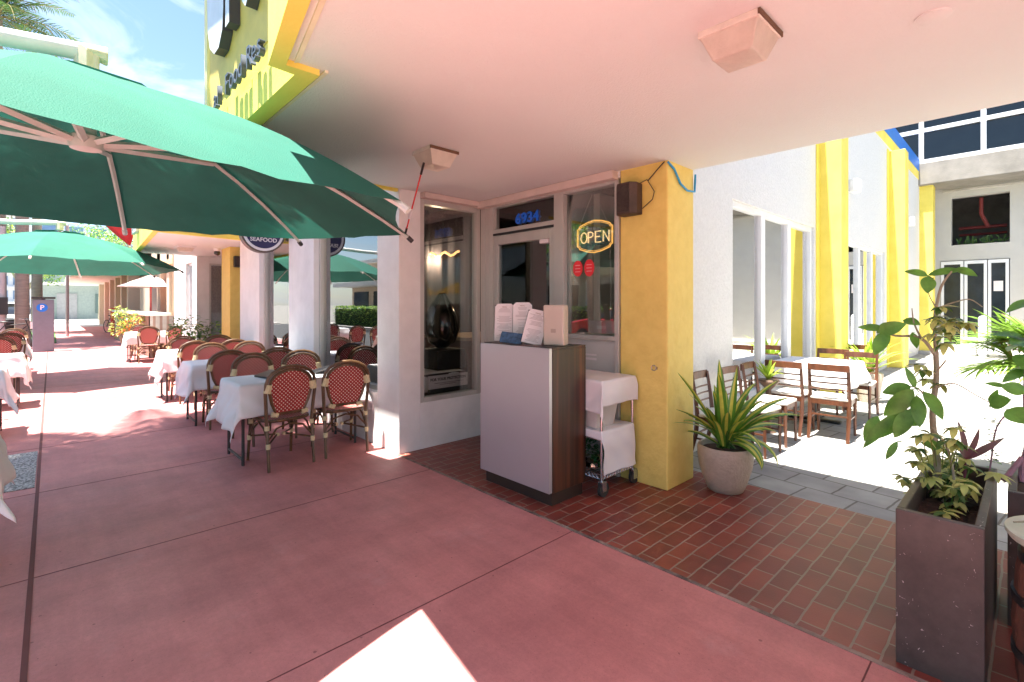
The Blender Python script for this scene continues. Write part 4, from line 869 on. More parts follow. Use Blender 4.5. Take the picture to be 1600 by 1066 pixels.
for i,c in enumerate(RO):
    for c2 in ((0,0,0),(rnd.uniform(-.05,.05),rnd.uniform(-.05,.08),rnd.uniform(-.05,.03))):
        c_=Vector(rel(c,O_))+Vector(c2); tl=rnd.uniform(-.4,.4)
        for k in range(7):
            a=k*.9+rnd.uniform(-.2,.2); q.leaf(tuple(c_),(math.cos(a),math.sin(a),rnd.uniform(-.75,.25)+tl*math.cos(a)),(0,0,1),rnd.uniform(.045,.07),.03,rnd.choice((0,0,0,1,2)),.3,5)
        if c[2]<1.0: q.tube([tuple(c_),tuple(c_*.6+Vector((0,0,.0)))],.0025,5,2)
q.build('sprigs',[M_leafy,M_leafm,mat('olive_leaf',(.20,.25,.05),.4,.3,9,trans=.2)],tr,smooth=True)
# low growth over the soil
t=thing('planter_undergrowth','low yellow-green shrub spilling over the soil of the tall planter','shrub',(-.28,3.15,.54))
q=MB(); rnd=random.Random(9)
for k in range(22):
    x=rnd.uniform(-.10,.10); y=rnd.uniform(-.28,.42); z=rnd.uniform(.03,.17); q.tube([(x*.5,y*.7,0),(x,y,z)],.003,5,1)
    for j in range(7):
        a=j*.9+k; q.leaf((x,y,z),(math.cos(a),math.sin(a),rnd.uniform(-.6,.3)),(0,0,1),rnd.uniform(.04,.07),.028,rnd.choice((0,0,2,1)),.3,5)
q.build('foliage',[M_leafy,M_leafm,MC['olive_leaf']],t,smooth=True)
t=thing('purple_shrub','purple-leaved seedling with pointed upright leaves at the back of the tall planter','shrub',(-.225,3.3,.56))
q=MB()
for i_,(b,d,w) in enumerate(PU): q.leaf(rel(b,t.location),Vector(d)*(1.0 if i_<2 else .85)+Vector((.012*i_-.02,0,0)),(.6,-.5,.6),Vector(d).length,w*.85,0,.2,8)
q.build('leaves',M_leafr,t,smooth=True); q=MB(); q.tube([(0,0,0),(0,.0,.18)],.006,6); q.build('stem',mat('purple_stem',(.16,.03,.06),.5),t,smooth=True)
# second trough behind, its tree and twig
t=thing('planter_box','dark planter with soil and a purple-barked sapling at the right edge behind the barrel','planter',(.14,3.55,0))
q=MB(); x0,x1,y0,y1,hz=-.215,.20,-.30,.35,.63
q.box(x0,x1,y0,y0+w_,0,hz); q.box(x0,x1,y1-w_,y1,0,hz); q.box(x0,x0+w_,y0+w_,y1-w_,0,hz); q.box(x1-w_,x1,y0+w_,y1-w_,0,hz); q.box(x0+w_,x1-w_,y0+w_,y1-w_,0,.05); q.build('box',M_planter,t,bevel=.004)
q=MB(); q.box(x0+w_,x1-w_,y0+w_,y1-w_,hz-.06,hz-.03); q.build('soil',M_soil,t)
t=thing('sapling','sapling with pinkish grey bark forking low at the right edge','tree',(-.03,3.6,.6))
q=MB(); q.tube(smoothp([(0,-.02,0),(.0,0,.08),(.02,.0,.20),(.015,.0,.45),(.03,0,.75)]),.014,8); q.tube(smoothp([(0,0,.12),(-.05,-.05,.03),(-.07,-.06,0)]),.012,8); q.tube(smoothp([(.015,0,.3),(-.03,-.03,.36),(-.09,-.06,.27),(-.11,-.07,.1),(-.12,-.07,0)]),.004,6)
q.build('trunk',mat('pinkish_bark',(.30,.17,.22),.6,.2,20,.4),t,smooth=True)
q=MB(); rnd=random.Random(15)
for k in range(34):
    u=rnd.random(); p=Vector((-.11+.02*rnd.uniform(-1,1),-.07,.02+.3*u)); a=rnd.uniform(0,6.28); q.leaf(tuple(p),(math.cos(a),math.sin(a),.2),(0,0,1),.035,.02,rnd.choice((0,1)),.2,5)
for k in range(26):
    p=Vector((rnd.uniform(-.02,.10),rnd.uniform(-.06,.1),.55+.4*rnd.random())); a=rnd.uniform(0,6.28); q.leaf(tuple(p),(math.cos(a),math.sin(a),rnd.uniform(-.4,.3)),(0,-.4,1),.13,.075,1,.2,7)
for k in range(9): a=k*.7; q.leaf((-.09,-.22,.07),(math.cos(a),math.sin(a),-.1),(0,0,1),.075,.028,2,.3,5)
q.build('leaves',[M_leafm,M_leaf,M_leafy],t,smooth=True)
t=thing('barrel','reddish wooden barrel with black hoops and a pale green top at the right edge','barrel',(.165,2.66,0))
q=MB(); n=18
for k in range(n):
    a0=2*math.pi*k/n+.01; a1=2*math.pi*(k+1)/n-.01; pr_=[(.185,.0),(.205,.12),(.218,.32),(.205,.52),(.185,.62)]
    o=len(q.v)
    for r,z in pr_:
        for a in (a0,a1): q.v.append((r*math.cos(a),r*math.sin(a),z))
        for a in (a1,a0): q.v.append(((r-.02)*math.cos(a),(r-.02)*math.sin(a),z))
    for i in range(4):
        for j in range(4): q.f.append((o+i*4+j,o+i*4+(j+1)%4,o+(i+1)*4+(j+1)%4,o+(i+1)*4+j)); q.mi.append(0)
q.build('stave',mat('barrel_wood',(.13,.055,.035),.6,.4,14,.3,60,stretch=(1,1,.2)),t)
for z,r in ((.06,.198),(.22,.2165),(.42,.2165),(.57,.198)): q=MB(); q.lathe([(r-.004,z-.016),(r+.002,z-.016),(r+.002,z+.016),(r-.004,z+.016)],n=36); q.build('hoop',M_black,t,smooth=True)
q=MB(); q.lathe([(.20,.63),(.225,.635),(.235,.65),(.235,.665),(.222,.668),(.20,.662),(.05,.660)],n=40); q.build('round_top',mat('pale_green_enamel',(.42,.50,.40),.3,.1,9,col2=(.5,.57,.47)),t,smooth=True)
q=MB(); q.tube([(-.21,-.0,.674),(-.17,.04,.676),(-.13,.045,.676),(-.10,.07,.675)],[.003,.006,.004,.002],6); tag(q.build('twig',M_bark,loc=(0,0,0)),'small brown twig lying on the pale green barrel top','twig').location=(.165,2.66,0)
# palm in a pot
t=thing('potted_palm','bright feathery palm in a grey tub at the right edge of the courtyard','potted plant',(.20,6.1,0))
q=MB(); q.lathe([(.17,0),(.22,.75),(.235,.78),(.235,.83),(.215,.83),(.20,.76)],n=24); q.build('tub',M_conc,t,smooth=True)
q=MB(); rnd=random.Random(8)
q.tube([(0,0,.75),(.01,0,1.0)],.05,8,1)
for k in range(15):
    az=rt+math.pi+rnd.uniform(-1.0,1.0) if k<10 else rnd.uniform(0,6.28); el=R_(rnd.uniform(0,60)); L_=rnd.uniform(.28,.50)
    d=Vector((math.cos(az)*math.cos(el),math.sin(az)*math.cos(el),math.sin(el))); c=Vector((0,0,.98)); e=c+d*L_-Vector((0,0,.03))
    q.tube([c,c.lerp(e,.5)+Vector((0,0,.03)),e],.006,5,1)
    d=(d-Vector((0,0,.25))).normalized(); sd=d.cross(Vector((0,0,1))).normalized(); up=sd.cross(d); roll=rnd.uniform(-.6,.6); sd=sd*math.cos(roll)+up*math.sin(roll)
    for m in range(-13,14):
        a=m*R_(8.2); v=d*math.cos(a)+sd*math.sin(a)+up*rnd.uniform(-.04,.08); q.strap(tuple(e),math.atan2(v.y,v.x),math.asin(max(-1,min(1,v.z/v.length))),rnd.uniform(.36,.44)*(1-.25*abs(m)/13),.026,rnd.uniform(.3,.9),2 if rnd.random()<.06 else 0,n=5)
q.build('fronds',[mat('palm_lime',(.20,.33,.05),.45,.35,6,trans=.35),mat('palm_stalk',(.35,.28,.10),.6),mat('palm_dry',(.35,.27,.10),.6)],t,smooth=True)
B2=thing('neighbour_shopfront','second canopy bay of the white and yellow building beyond the window wall','building',(-13,3,0))
def p2(mb,n,m,**k): return part(mb,n,m,B2,**k)
b=MB(); b.prism([(-13.7,1.42),(-9.40,1.22),(-9.62,2.53),(-9.99,2.54),(-9.99,6),(-13.7,6)],ZC,3.9); p2(b,'canopy',M_ceil)
b=MB(); b.prism([(-13.75,1.33),(-9.24,1.13),(-9.50,2.52),(-9.60,2.52),(-9.36,1.215),(-13.75,1.42)],ZC-.03,4.6); p2(b,'fascia',M_yelp)
text('sign_letter','Food',.34,(-12.2,1.22,3.02),FY,.03,M_letf,None).parent=B2
B2.children[-1].matrix_parent_inverse=Matrix.Translation(-par_world(B2))
b=MB(); b.box(-11.65,-11.0,2.60,2.95,0,ZC); p2(b,'pillar',M_yel,bevel=.01)
b=MB(); b.box(-13.9,-13.69,2.53,2.80,0,4.6); b.box(-13.9,-13.69,2.8,3.6,0,.5); b.box(-13.9,-13.69,2.8,3.6,2.5,4.6); b.box(-13.9,-9.99,3.6,3.7,2.5,2.7); b.box(-14.2,-13.9,2.53,2.8,0,4.6); b.box(-16.62,-15.0,2.53,2.8,0,4.6); b.box(-15.0,-14.2,2.53,2.8,2.55,4.6); b.box(-15.0,-14.2,2.53,2.8,0,.6)
b.box(-12.7,-9.99,3.6,3.7,0,2.5); b.box(-16.62,-16.5,2.8,9,0,4.6)
p2(b,'wall',M_white,bevel=.006)
winX(2.80,3.6,.5,2.5,-13.70,'window',M_alum,glass('dim_glass',(.5,.52,.5),.12),t=.04,par=B2)
b=MB(); b.box(-13.9,-13.86,2.85,3.55,1.3,2.45); p2(b,'stone_screen',mat('pebble_screen',(.10,.08,.07),.8,.5,30,.9,18,col2=(.42,.36,.30),wid=.12))
winY(-15.0,-14.2,.6,2.55,2.60,0,'window',M_whframe,M_glassL,t=.05,par=B2)
b=MB(); b.box(-16.3,-12.7,3.65,3.75,0,2.5); p2(b,'inner_partition',M_dark)
t=thing('ceiling_light','small white ceiling light under the second yellow canopy','light fixture',(-11.6,1.95,ZC),0,'square ceiling lights on the soffit')
MB().box(-.16,.16,-.16,.16,-.03,0).build('base_plate',M_paper,t); MB().add([(-.13,-.13,-.03),(.13,-.13,-.03),(.13,.13,-.03),(-.13,.13,-.03),(-.1,-.1,-.10),(.1,-.1,-.10),(.1,.1,-.10),(-.1,.1,-.10)],[(0,1,5,4),(1,2,6,5),(2,3,7,6),(3,0,4,7),(7,6,5,4)]).build('lens',M_lens,t)
t=thing('dome_camera','small black dome camera at the top of the second yellow pillar','camera',(-11.55,2.50,2.60)); MB().ell((0,0,-.03),(.06,.06,.06)).build('dome',M_blackgloss,t,smooth=True); MB().lathe([(.05,0),(.07,.04),(.07,.06)],n=16).build('mount',M_white,t,smooth=True)
t=thing('wall_speaker','dark speaker box on the second yellow pillar','speaker',(-10.99,2.78,2.36)); MB().box(0,.12,-.12,.12,-.11,.11).build('cabinet',M_black,t,bevel=.01); MB().box(.12,.13,-.09,.09,-.08,.08).build('grille',MC['dark_grille'],t)
# hanging round sign on the window wall
t=thing('hanging_sign','round navy blade sign with a white ring reading SEAFOOD, fixed to the window wall','sign',(-7.46,2.19,2.53))
M_ring=mat('sign_white',(.72,.72,.74),.4); n=40
def disc(r,x,th,m,name,par,z=0): 
    q=MB(); q.slab([(x,r*math.cos(-2*math.pi*k/n),z+r*math.sin(-2*math.pi*k/n)) for k in range(n)],(-1,0,0),th); return q.build(name,m,par,smooth=True,angle=30)
disc(.295,0,.12,mat('bronze_edge',(.10,.075,.06),.4),'drum',t); disc(.27,.004,.003,M_ring,'ring',t); disc(.235,.008,.003,M_navy,'face',t)
disc(.27,-.1215,.003,M_ring,'ring',t); disc(.24,-.1255,.003,M_navy,'face',t)
text('lettering','SEAFOOD',.078,(.012,.0,-.115),FX,.0015,M_ring,t,bev=.0015)
text('lettering','BAR',.10,(.012,.0,.06),FX,.0015,M_ring,t) if False else None
q=MB(); q.box(-.09,-.03,.28,.36,-.03,.03); q.box(-.11,-.01,.33,.345,-.10,.10); q.build('bracket',M_black,t)
# flowering shrubs in front of bay two
def bush(name,label,x,y,h,r,mats,seed,n=420,cat='shrub',ls=.09,z0=0,group=None,pot=True):
    t=thing(name,label,cat,(x,y,z0),0,group); rnd=random.Random(seed); q=MB()
    cl=[(rnd.uniform(-r*.6,r*.6),rnd.uniform(-r*.6,r*.6),h*rnd.uniform(.4,.9),r*rnd.uniform(.3,.55)) for _ in range(9)]
    for k in range(n):
        c=rnd.choice(cl); a=rnd.uniform(0,6.28); b=math.acos(rnd.uniform(-1,1)); rr=c[3]*rnd.uniform(.5,1.05)
        d=Vector((math.sin(b)*math.cos(a),math.sin(b)*math.sin(a),math.cos(b))); p=Vector(c[:3])+d*rr
        if p.z<.03: continue
        q.leaf(tuple(p),(d.x+rnd.uniform(-.6,.6),d.y+rnd.uniform(-.6,.6),d.z*.4+rnd.uniform(-.5,.3)),(rnd.uniform(-.5,.5),rnd.uniform(-.5,.5),1),ls*rnd.uniform(.7,1.4),ls*.45,rnd.randrange(len(mats)),.2,4)
    q.build('foliage',mats,t,smooth=True)
    q=MB()
    for k in range(7): c=cl[k]; q.tube([(0,0,0),(c[0]*.4,c[1]*.4,c[2]*.5),(c[0],c[1],c[2])],[.014,.01,.004],5)
    q.build('stem',M_bark,t,smooth=True)
    return t
bush('flowering_shrub','bushy green shrub with a few orange flowers in front of the second yellow pillar',-12.6,2.42,1.15,.62,[M_leaf,M_leafm,M_leafm,M_leafl],3,900)
bush('flowering_shrub','shrub with orange blooms on the sidewalk side of the brick counter, nearer one',-18.2,1.75,1.35,.35,[M_leafm,M_leafl,mat('orange_flower',(.7,.22,.03),.5)],4,360)
bush('flowering_shrub','yellowish shrub on the sidewalk side of the brick counter, farther one',-21.6,1.8,1.45,.35,[M_leafm,M_leafl,M_leafy],5,360)
# beige restaurant with counter
B3=thing('beige_restaurant','beige stucco restaurant with tall openings behind a brick counter','building',(-22,4,0))
b=MB(); x=-16.7
for (a,c) in ((-16.62,-17.6),(-18.5,-19.6),(-20.7,-21.2),(-22.6,-23.4),(-24.8,-28.4)): b.box(c,a,3.0,3.3,0,4.3)
b.box(-28.4,-16.62,3.0,3.3,2.75,4.3); b.box(-28.4,-16.62,3.0,3.3,0,.9); b.box(-28.4,-28.1,3.3,9,0,4.3)
part(b,'wall',M_beige,B3,bevel=.02)
b=MB(); b.box(-28.5,-16.7,2.9,3.0,2.85,3.05); b.box(-28.5,-16.7,2.85,3.3,4.2,4.45); part(b,'cornice',mat('peach_stucco',(.72,.45,.25),.7),B3,bevel=.01)
for a,c,m in ((-17.6,-18.5,(.30,.32,.55)),(-19.6,-20.7,(.55,.50,.38)),(-21.2,-22.6,(.60,.20,.16)),(-23.4,-24.8,(.28,.28,.45))):
    part(MB().box(c,a,3.22,3.26,.9,2.75),'window',mat('banner_%d'%int(-a*10),m,.4,.35,2.2,col2=tuple(min(1,v*1.5) for v in m)),B3)
b=MB(); b.box(-27.5,-17.0,2.02,2.4,0,1.18); b.box(-17.2,-16.95,2.02,3.0,0,1.18); part(b,'counter_wall',bricks('counter_brick',(.35,.22,.16),(.25,.14,.10),(.4,.35,.3),.22,.08,.01),B3)
b=MB(); b.box(-27.6,-16.9,1.92,2.5,1.18,1.26); part(b,'counter_top',mat('pale_counter',(.66,.60,.5),.5),B3,bevel=.01)
b=MB(); b.box(-17.35,-16.7,2.6,3.1,0,4.3); part(b,'end_wall',mat('brown_stucco',(.30,.17,.10),.7),B3)
t=thing('cafe_parasol','small white parasol on a thin red pole behind the brick counter','parasol',(-22.3,2.68,0))
q=MB(); q.tube([(0,0,0),(0,0,2.55)],.022,8); q.build('pole',M_red,t,smooth=True)
q=MB(); n=8
q.v=[(0,0,2.6)]+[(1.0*math.cos(k*math.pi/4),1.0*math.sin(k*math.pi/4),2.15) for k in range(8)]; q.f=[(0,1+k,1+(k+1)%8) for k in range(8)]; q.mi=[0]*8
o=q.build('canopy',mat('pink_white_canvas',(.72,.6,.55),.7,trans=.3),t); m_=o.modifiers.new('s','SOLIDIFY'); m_.thickness=.01
q=MB(); q.tube([(0,0,2.5),(-.5,0,2.3)],.015,6); q.tube([(0,0,2.5),(.5,0,2.3)],.015,6); q.build('rib',M_red,t)
# red sail beyond second umbrella
t=thing('red_sail','red triangular shade sail above the far umbrella','sail',(-25.7,1.9,4.4))
q=MB(); N_=10
for i in range(N_+1):
    for j in range(N_+1-i):
        u,v=i/N_,j/N_; p=Vector((-.9,-.5,.7))*(1-u-v)+Vector((.4,.45,-.5))*u+Vector((1.2,.7,.9))*v; p.z-=.3*u*v+.2*u*(1-u-v); q.v.append(tuple(p))
idx={}; c=0
for i in range(N_+1):
    for j in range(N_+1-i): idx[(i,j)]=c; c+=1
for i in range(N_):
    for j in range(N_-i):
        q.f.append((idx[(i,j)],idx[(i+1,j)],idx[(i,j+1)])); q.mi.append(0)
        if j<N_-i-1: q.f.append((idx[(i+1,j)],idx[(i+1,j+1)],idx[(i,j+1)])); q.mi.append(0)
o=q.build('cloth',M_redcloth,t,smooth=True); o.modifiers.new('s','SOLIDIFY').thickness=.01
q=MB(); q.tube([(.4,.45,-.5),(.5,1.2,-.7)],.015,6); q.build('stay',M_steel,t,smooth=True)
# covered walkway
B4=thing('covered_walkway','long cream covered walkway with square columns beyond the beige restaurant','building',(-38,3,0))
part(MB().box(-50,-28.6,.75,6,3.0,3.5),'roof',mat('cream_soffit',(.70,.62,.52),.7),B4,bevel=.03)
for x in (-29.3,-32.3,-35.5,-39,-43,-48): part(MB().box(x-.25,x+.25,2.62,3.1,0,3.0),'column',M_beige,B4,bevel=.02)
part(MB().box(-50,-28.5,4.2,4.5,0,3.0),'wall',mat('tan_wall',(.5,.42,.34),.8),B4)
B5=thing('pale_corner_building','pale building with a grey door at the end of the covered walkway','building',(-66,4,0))
part(MB().box(-67,-66,-.8,14,0,5.5),'wall',mat('pale_mint',(.30,.36,.34),.8),B5); part(MB().box(-65.99,-65.9,.4,1.9,0,2.6),'door',mat('grey_door',(.35,.35,.36),.6),B5); part(MB().box(-65.99,-65.9,3.3,5.0,.6,2.6),'window',mat('dim_window',(.12,.18,.17),.3),B5)
part(MB().box(-66.4,-65.2,-1,14,3.4,3.7),'ledge',M_white,B5)
t=thing('red_bollard','tall red fire standpipe standing on the far sidewalk','standpipe',(-30,2.15,0)); q=MB(); q.tube([(0,0,0),(0,0,1.25)],.10,12); q.build('post',M_red,t,smooth=True); q=MB(); q.lathe([(.14,0),(.15,.05),(.1,.12)],(0,0,1.22),14); q.build('cap',M_red,t,smooth=True); 
# pay station
t=thing('parking_meter','grey parking pay station with a round blue P sign','parking meter',(-21.6,-.18,0),R_(0))
q=MB(); q.box(-.15,.15,-.25,.25,0,1.66); q.build('cabinet',M_grey,t,bevel=.02)
q=MB(); q.box(-.18,.18,-.28,.28,1.68,1.74); q.tube([(0,0,1.65),(0,0,1.7)],.05,8); q.build('solar_cap',M_black,t)
q=MB(); n=28; q.slab([(.156,-.03+.13*math.cos(-2*math.pi*k/n),1.40+.13*math.sin(-2*math.pi*k/n)) for k in range(n)],(-1,0,0),.006); o=q.build('badge',M_blue,t); text('letter','P',.20,(.165,-.03,1.40),FX,.002,M_ring,o,bev=.004)
# tree builders
def palm(label,x,y,h,seed,fl=2.5,nf=22,r=.15,group='palm trees along the kerb',lean=(0,0)):
    t=thing('palm_tree',label,'palm tree',(x,y,0),0,group); rnd=random.Random(seed)
    q=MB(); n=14; q.tube([(lean[0]*(k/n)**2+.03*math.sin(k*.9+seed),lean[1]*(k/n)**2,h*k/n) for k in range(n+1)],[r*(1.35 if k==0 else 1.0-.25*k/n) for k in range(n+1)],12); q.build('trunk',M_palmbark,t,smooth=True)
    T=Vector((lean[0],lean[1],h)); q=MB()
    q.tube([T-Vector((0,0,.7)),T+Vector((0,0,.2))],[r*.9,r*.5],10,1)
    for k in range(nf):
        az=k*2.4+rnd.uniform(-.3,.3); el=R_(80-105*(k/nf)+rnd.uniform(-8,8)); L_=fl*rnd.uniform(.85,1.1); p=T.copy(); e=el; pts=[p.copy()]; ds=[]; n=14
        for i in range(n):
            d=Vector((math.cos(az)*math.cos(e),math.sin(az)*math.cos(e),math.sin(e))); p=p+d*(L_/n); e-=.055+.05*i/n*1.2; pts.append(p.copy()); ds.append(d)
        q.tube(pts,[.022-.0013*i for i in range(n+1)],4,1)
        for i in range(4,44):
            u=i/44; idx=min(n-1,int(u*n)); c=pts[idx].lerp(pts[idx+1],u*n-idx); d=ds[idx]; sd=d.cross(Vector((0,0,1)))
            if sd.length<.01: continue
            sd.normalize(); L2=.62*fl/2.5*math.sin(math.pi*(.22+.72*u))*rnd.uniform(.85,1.1)
            for s in (-1,1):
                v=(d*.55+sd*s); q.strap(tuple(c),math.atan2(v.y,v.x),d.z*.4+rnd.uniform(-.1,.2),L2,.045,rnd.uniform(.8,1.5),2 if rnd.random()<.12 else 0,n=3)
    q.build('crown',[mat('palm_green',(.07,.15,.03),.45,.4,5,trans=.25),mat('palm_stalk',(.35,.28,.10),.6),mat('palm_dry',(.35,.27,.10),.6)],t,smooth=True)
    return t
def tree(label,x,y,h,r,seed,mats=None,n=2600,ls=.22,group='round trees in the distance'):
    t=thing('leafy_tree',label,'tree',(x,y,0),0,group); rnd=random.Random(seed)
    q=MB(); q.tube([(0,0,0),(.05,0,h*.35),(0,.05,h*.6)],[.22,.16,.10],10)
    cl=[]
    for k in range(9):
        a=k*.7+rnd.uniform(-.3,.3); c=(r*.62*math.cos(a)*rnd.uniform(.3,1),r*.62*math.sin(a)*rnd.uniform(.3,1),h*rnd.uniform(.55,.92),r*rnd.uniform(.3,.5)); cl.append(c); q.tube([(0,0,h*.35),(c[0]*.5,c[1]*.5,h*.5),c[:3]],[.1,.07,.03],6)
    q.build('trunk',M_bark,t,smooth=True); q=MB()
    for k in range(n):
        c=rnd.choice(cl); a=rnd.uniform(0,6.28); b=math.acos(rnd.uniform(-1,1)); rr=c[3]*rnd.uniform(.55,1.05); d=Vector((math.sin(b)*math.cos(a),math.sin(b)*math.sin(a),.8*math.cos(b))); p=Vector(c[:3])+d*rr
        q.leaf(tuple(p),(rnd.uniform(-1,1),rnd.uniform(-1,1),rnd.uniform(-.6,.4)),(rnd.uniform(-.6,.6),rnd.uniform(-.6,.6),1),ls*rnd.uniform(.7,1.4),ls*.5,rnd.randrange(len(mats)),.2,3)
    q.build('crown',mats,t,smooth=True); return t
palm('palm in the gravel pit by the kerb, left of the view',-6.5,-1.3,8.2,1,fl=2.5,nf=30)
palm('very tall palm whose fronds hang over the big umbrella at the upper left',-29,-1.6,13.3,2,fl=3.4,r=.2,nf=30)
palm('palm trunk standing beyond the parking meter',-36,-.55,7.5,3,fl=3,r=.24)
palm('palm with a straight grey trunk left of the parking meter',-27.5,-1.45,7.0,4,fl=2.8,r=.2)
palm('tall palm behind the pay station',-24.5,-.75,8.5,5,fl=2.8,r=.2)
GM=[M_leafm,M_leaf,M_leafl]
tree('round green tree beyond the lawn, nearest the walkway',-57,-1.5,7.5,3.2,1,GM); tree('round green tree left of the far lawn',-60,-7,8,3.5,2,GM); tree('tall green tree behind the covered walkway',-62,3.5,10,3.5,3,GM); tree('green tree farther off at the left of the street',-75,-12,9,4,4,GM,1800,.3); tree('pale green tree over the cafe roofs',-52,6,9.5,3.2,6,GM,1800,.25)
tree('lime tree seen between the umbrellas at left',-66,-3.5,14,3.0,7,[M_leafl,M_leafm],1500,.3)
t=thing('lamp_pole','thin pinkish pole standing at the edge of the far lawn','pole',(-31,.55,0)); MB().tube([(0,0,0),(0,0,5.2)],.06,8).build('shaft',mat('pink_grey_pole',(.50,.36,.36),.6),t,smooth=True); MB().tube([(0,0,5.2),(0,-.9,5.35)],.04,8).build('arm',MC['pink_grey_pole'],t,smooth=True)
t=thing('utility_post','grey post with a small dark box at the left edge beyond the tables','post',(-24.4,-1.25,0)); MB().tube([(0,0,0),(0,0,4.2)],.10,10).build('shaft',mat('grey_pole',(.45,.42,.42),.6),t,smooth=True); MB().box(.08,.2,-.16,.16,1.15,1.75).build('control_box',M_black,t,bevel=.01)
t=thing('litter_bin','dark litter bin beside the grey post at the left','bin',(-25.2,-1.2,0)); MB().lathe([(.26,0),(.3,.1),(.32,.85),(.33,.95),(.2,1.02),(.12,1.02)],n=20).build('body',M_black,t,smooth=True); MB().lathe([(.34,.85),(.34,.9)],n=20).build('rim',M_grey,t)
def bicycle(label,x,y,rz):
    t=thing('bicycle',label,'bicycle',(x,y,0),R_(rz))
    for wx in (-.52,.52):
        q=MB(); q.tube([(wx+.33*math.cos(a),0,.34+.33*math.sin(a)) for a in [2*math.pi*k/28 for k in range(28)]],.018,6,closed=True); w_=q.build('wheel',M_rubber,t,smooth=True)
        q=MB(); [q.tube([(wx,0,.34),(wx+.32*math.cos(k*.698),0,.34+.32*math.sin(k*.698))],.003,3) for k in range(9)]; q.build('spoke',M_steel,w_)
    q=MB()
    for a,b in [((-.52,0,.34),(-.08,0,.30)),((-.52,0,.34),(-.18,0,.80)),((-.08,0,.30),(-.18,0,.88)),((-.08,0,.30),(.36,0,.78)),((-.18,0,.80),(.35,0,.86)),((.52,0,.34),(.34,0,.98))]: q.tube([a,b],.016,6)
    q.build('frame',M_black,t,smooth=True)
    q=MB(); q.tube([(.26,-.3,1.02),(.36,-.2,1.0),(.34,0,.98),(.36,.2,1.0),(.26,.3,1.02)],.013,6); q.build('handlebar',M_steel,t,smooth=True)
    q=MB(); q.ell((-.2,0,.92),(.14,.07,.035)); q.build('saddle',M_black,t,smooth=True)
    q=MB(); q.tube([(.5,-.15,.7),(.75,-.15,.7),(.75,.15,.7),(.5,.15,.7)],.008,4,closed=True); q.box(.5,.75,-.15,.15,.70,.92); q.build('basket',M_white,t)
bicycle('black bicycle with a pale basket parked by the grey post',-23.2,-.95,75); bicycle('dark bicycle leaning by the wall under the covered walkway',-33.5,2.35,20)
def car(label,x,y,rz,m,suv=False):
    t=thing('parked_car',label,'car',(x,y,-.08),R_(rz),'cars beside the street'); H=1.68 if suv else 1.42
    pf=[(-2.25,.42),(-2.3,.72),(-2.2,1.0),(-1.9,1.06)] ; rf=[(-1.75,1.06),(-1.55 if suv else -1.2,H-.02),(.2,H),(.55,H-.06),(1.15,1.05)]; fr=[(1.2,1.02),(2.05,.90),(2.28,.70),(2.28,.40)]
    def loft(prof,w0,w1,z0,mat_,nm,par):
        q=MB(); n=len(prof)
        for s in (-1,1):
            for xx,zz in prof: f=(zz-.4)/(H-.4); q.v.append((xx,s*(w0+(w1-w0)*max(0,f)),zz))
        q.f=[tuple(range(n-1,-1,-1)),tuple(range(n,2*n))]+[(i,(i+1)%n,n+(i+1)%n,n+i) for i in range(n)]; q.mi=[0]*len(q.f)
        return q.build(nm,mat_,par,bevel=.05,smooth=True)
    body=loft([(-2.2,.28)]+pf+[(1.2,1.04)]+fr[1:]+[(2.2,.28)],.90,.86,0,m,'body',t)
    loft([(-1.85,1.03)]+[(rf[1][0],rf[1][1]-.03)]+[(.3,H-.03),(1.22,1.03)],.84,.66,0,M_blackgloss,'windows',t)
    loft([(rf[1][0]-.02,H-.05),(rf[1][0]+.1,H),(.2,H+.01),(.45,H-.05)],.70,.68,0,m,'roof',t)
    for wx in (-1.4,1.4):
        for s in (-1,1):
            q=MB(); q.tube([(wx,s*.72,.33),(wx,s*.93,.33)],.33,22); w_=q.build('wheel',M_rubber,t,smooth=True); q=MB(); q.tube([(wx,s*.93,.33),(wx,s*.94,.33)],.2,16); q.build('rim',M_steel,w_)
    for s in (-1,1): MB().box(2.2,2.3,s*.75-.14,s*.75+.14,.62,.76).build('headlight',M_lens,t,bevel=.03); MB().box(-2.32,-2.24,s*.75-.12,s*.75+.12,.75,.92).build('tail_light',M_red,t,bevel=.02)
M_carw=mat('white_car_paint',(.75,.75,.76),.15,.03,3,coat=1); M_carr=mat('red_car_paint',(.5,.01,.015),.15,.03,3,coat=1); M_carg=mat('grey_car_paint',(.2,.21,.23),.15,.03,3,coat=1)
car('white car parked across the end of the street, left of the meter',-40,-1.6,5,M_carw,True); car('grey car parked farther along the cross street',-47,-4.2,12,M_carg)
car('red car parked across the street, mirrored in the entrance glass',-10.5,-8.6,180,M_carr); car('white car parked across the street',-19,-7.6,180,M_carw,True)
# towers beyond
def block(label,x0,x1,y0,y1,h,m,fx,rows,cols,wm,z0=2):
    t=thing('distant_building',label,'building',((x0+x1)/2,(y0+y1)/2,0)); part(MB().box(x0,x1,y0,y1,0,h),'wall',m,t)
    dz=(h-z0)/rows; dy=(y1-y0)/cols
    for i in range(rows):
        q=MB(); 
        for j in range(cols): q.box(x1,x1+.12,y0+dy*(j+.15),y0+dy*(j+.85),z0+dz*(i+.2),z0+dz*(i+.8)) if fx else q.box(x0+(x1-x0)*(j+.2)/cols,x0+(x1-x0)*(j+.8)/cols,y1,y1+.12,z0+dz*(i+.2),z0+dz*(i+.8))
        part(q,'window_row',wm,t)
        q=MB(); q.box(x1+.12,x1+.9,y0,y1,z0+dz*i,z0+dz*i+.25) if fx else q.box(x0,x1,y1+.12,y1+.35,z0+dz*(i)+.0,z0+dz*i+.12)
        part(q,'balcony',M_white,t)
WB=mat('blue_window_glass',(.12,.20,.33),.15,.3,.4)
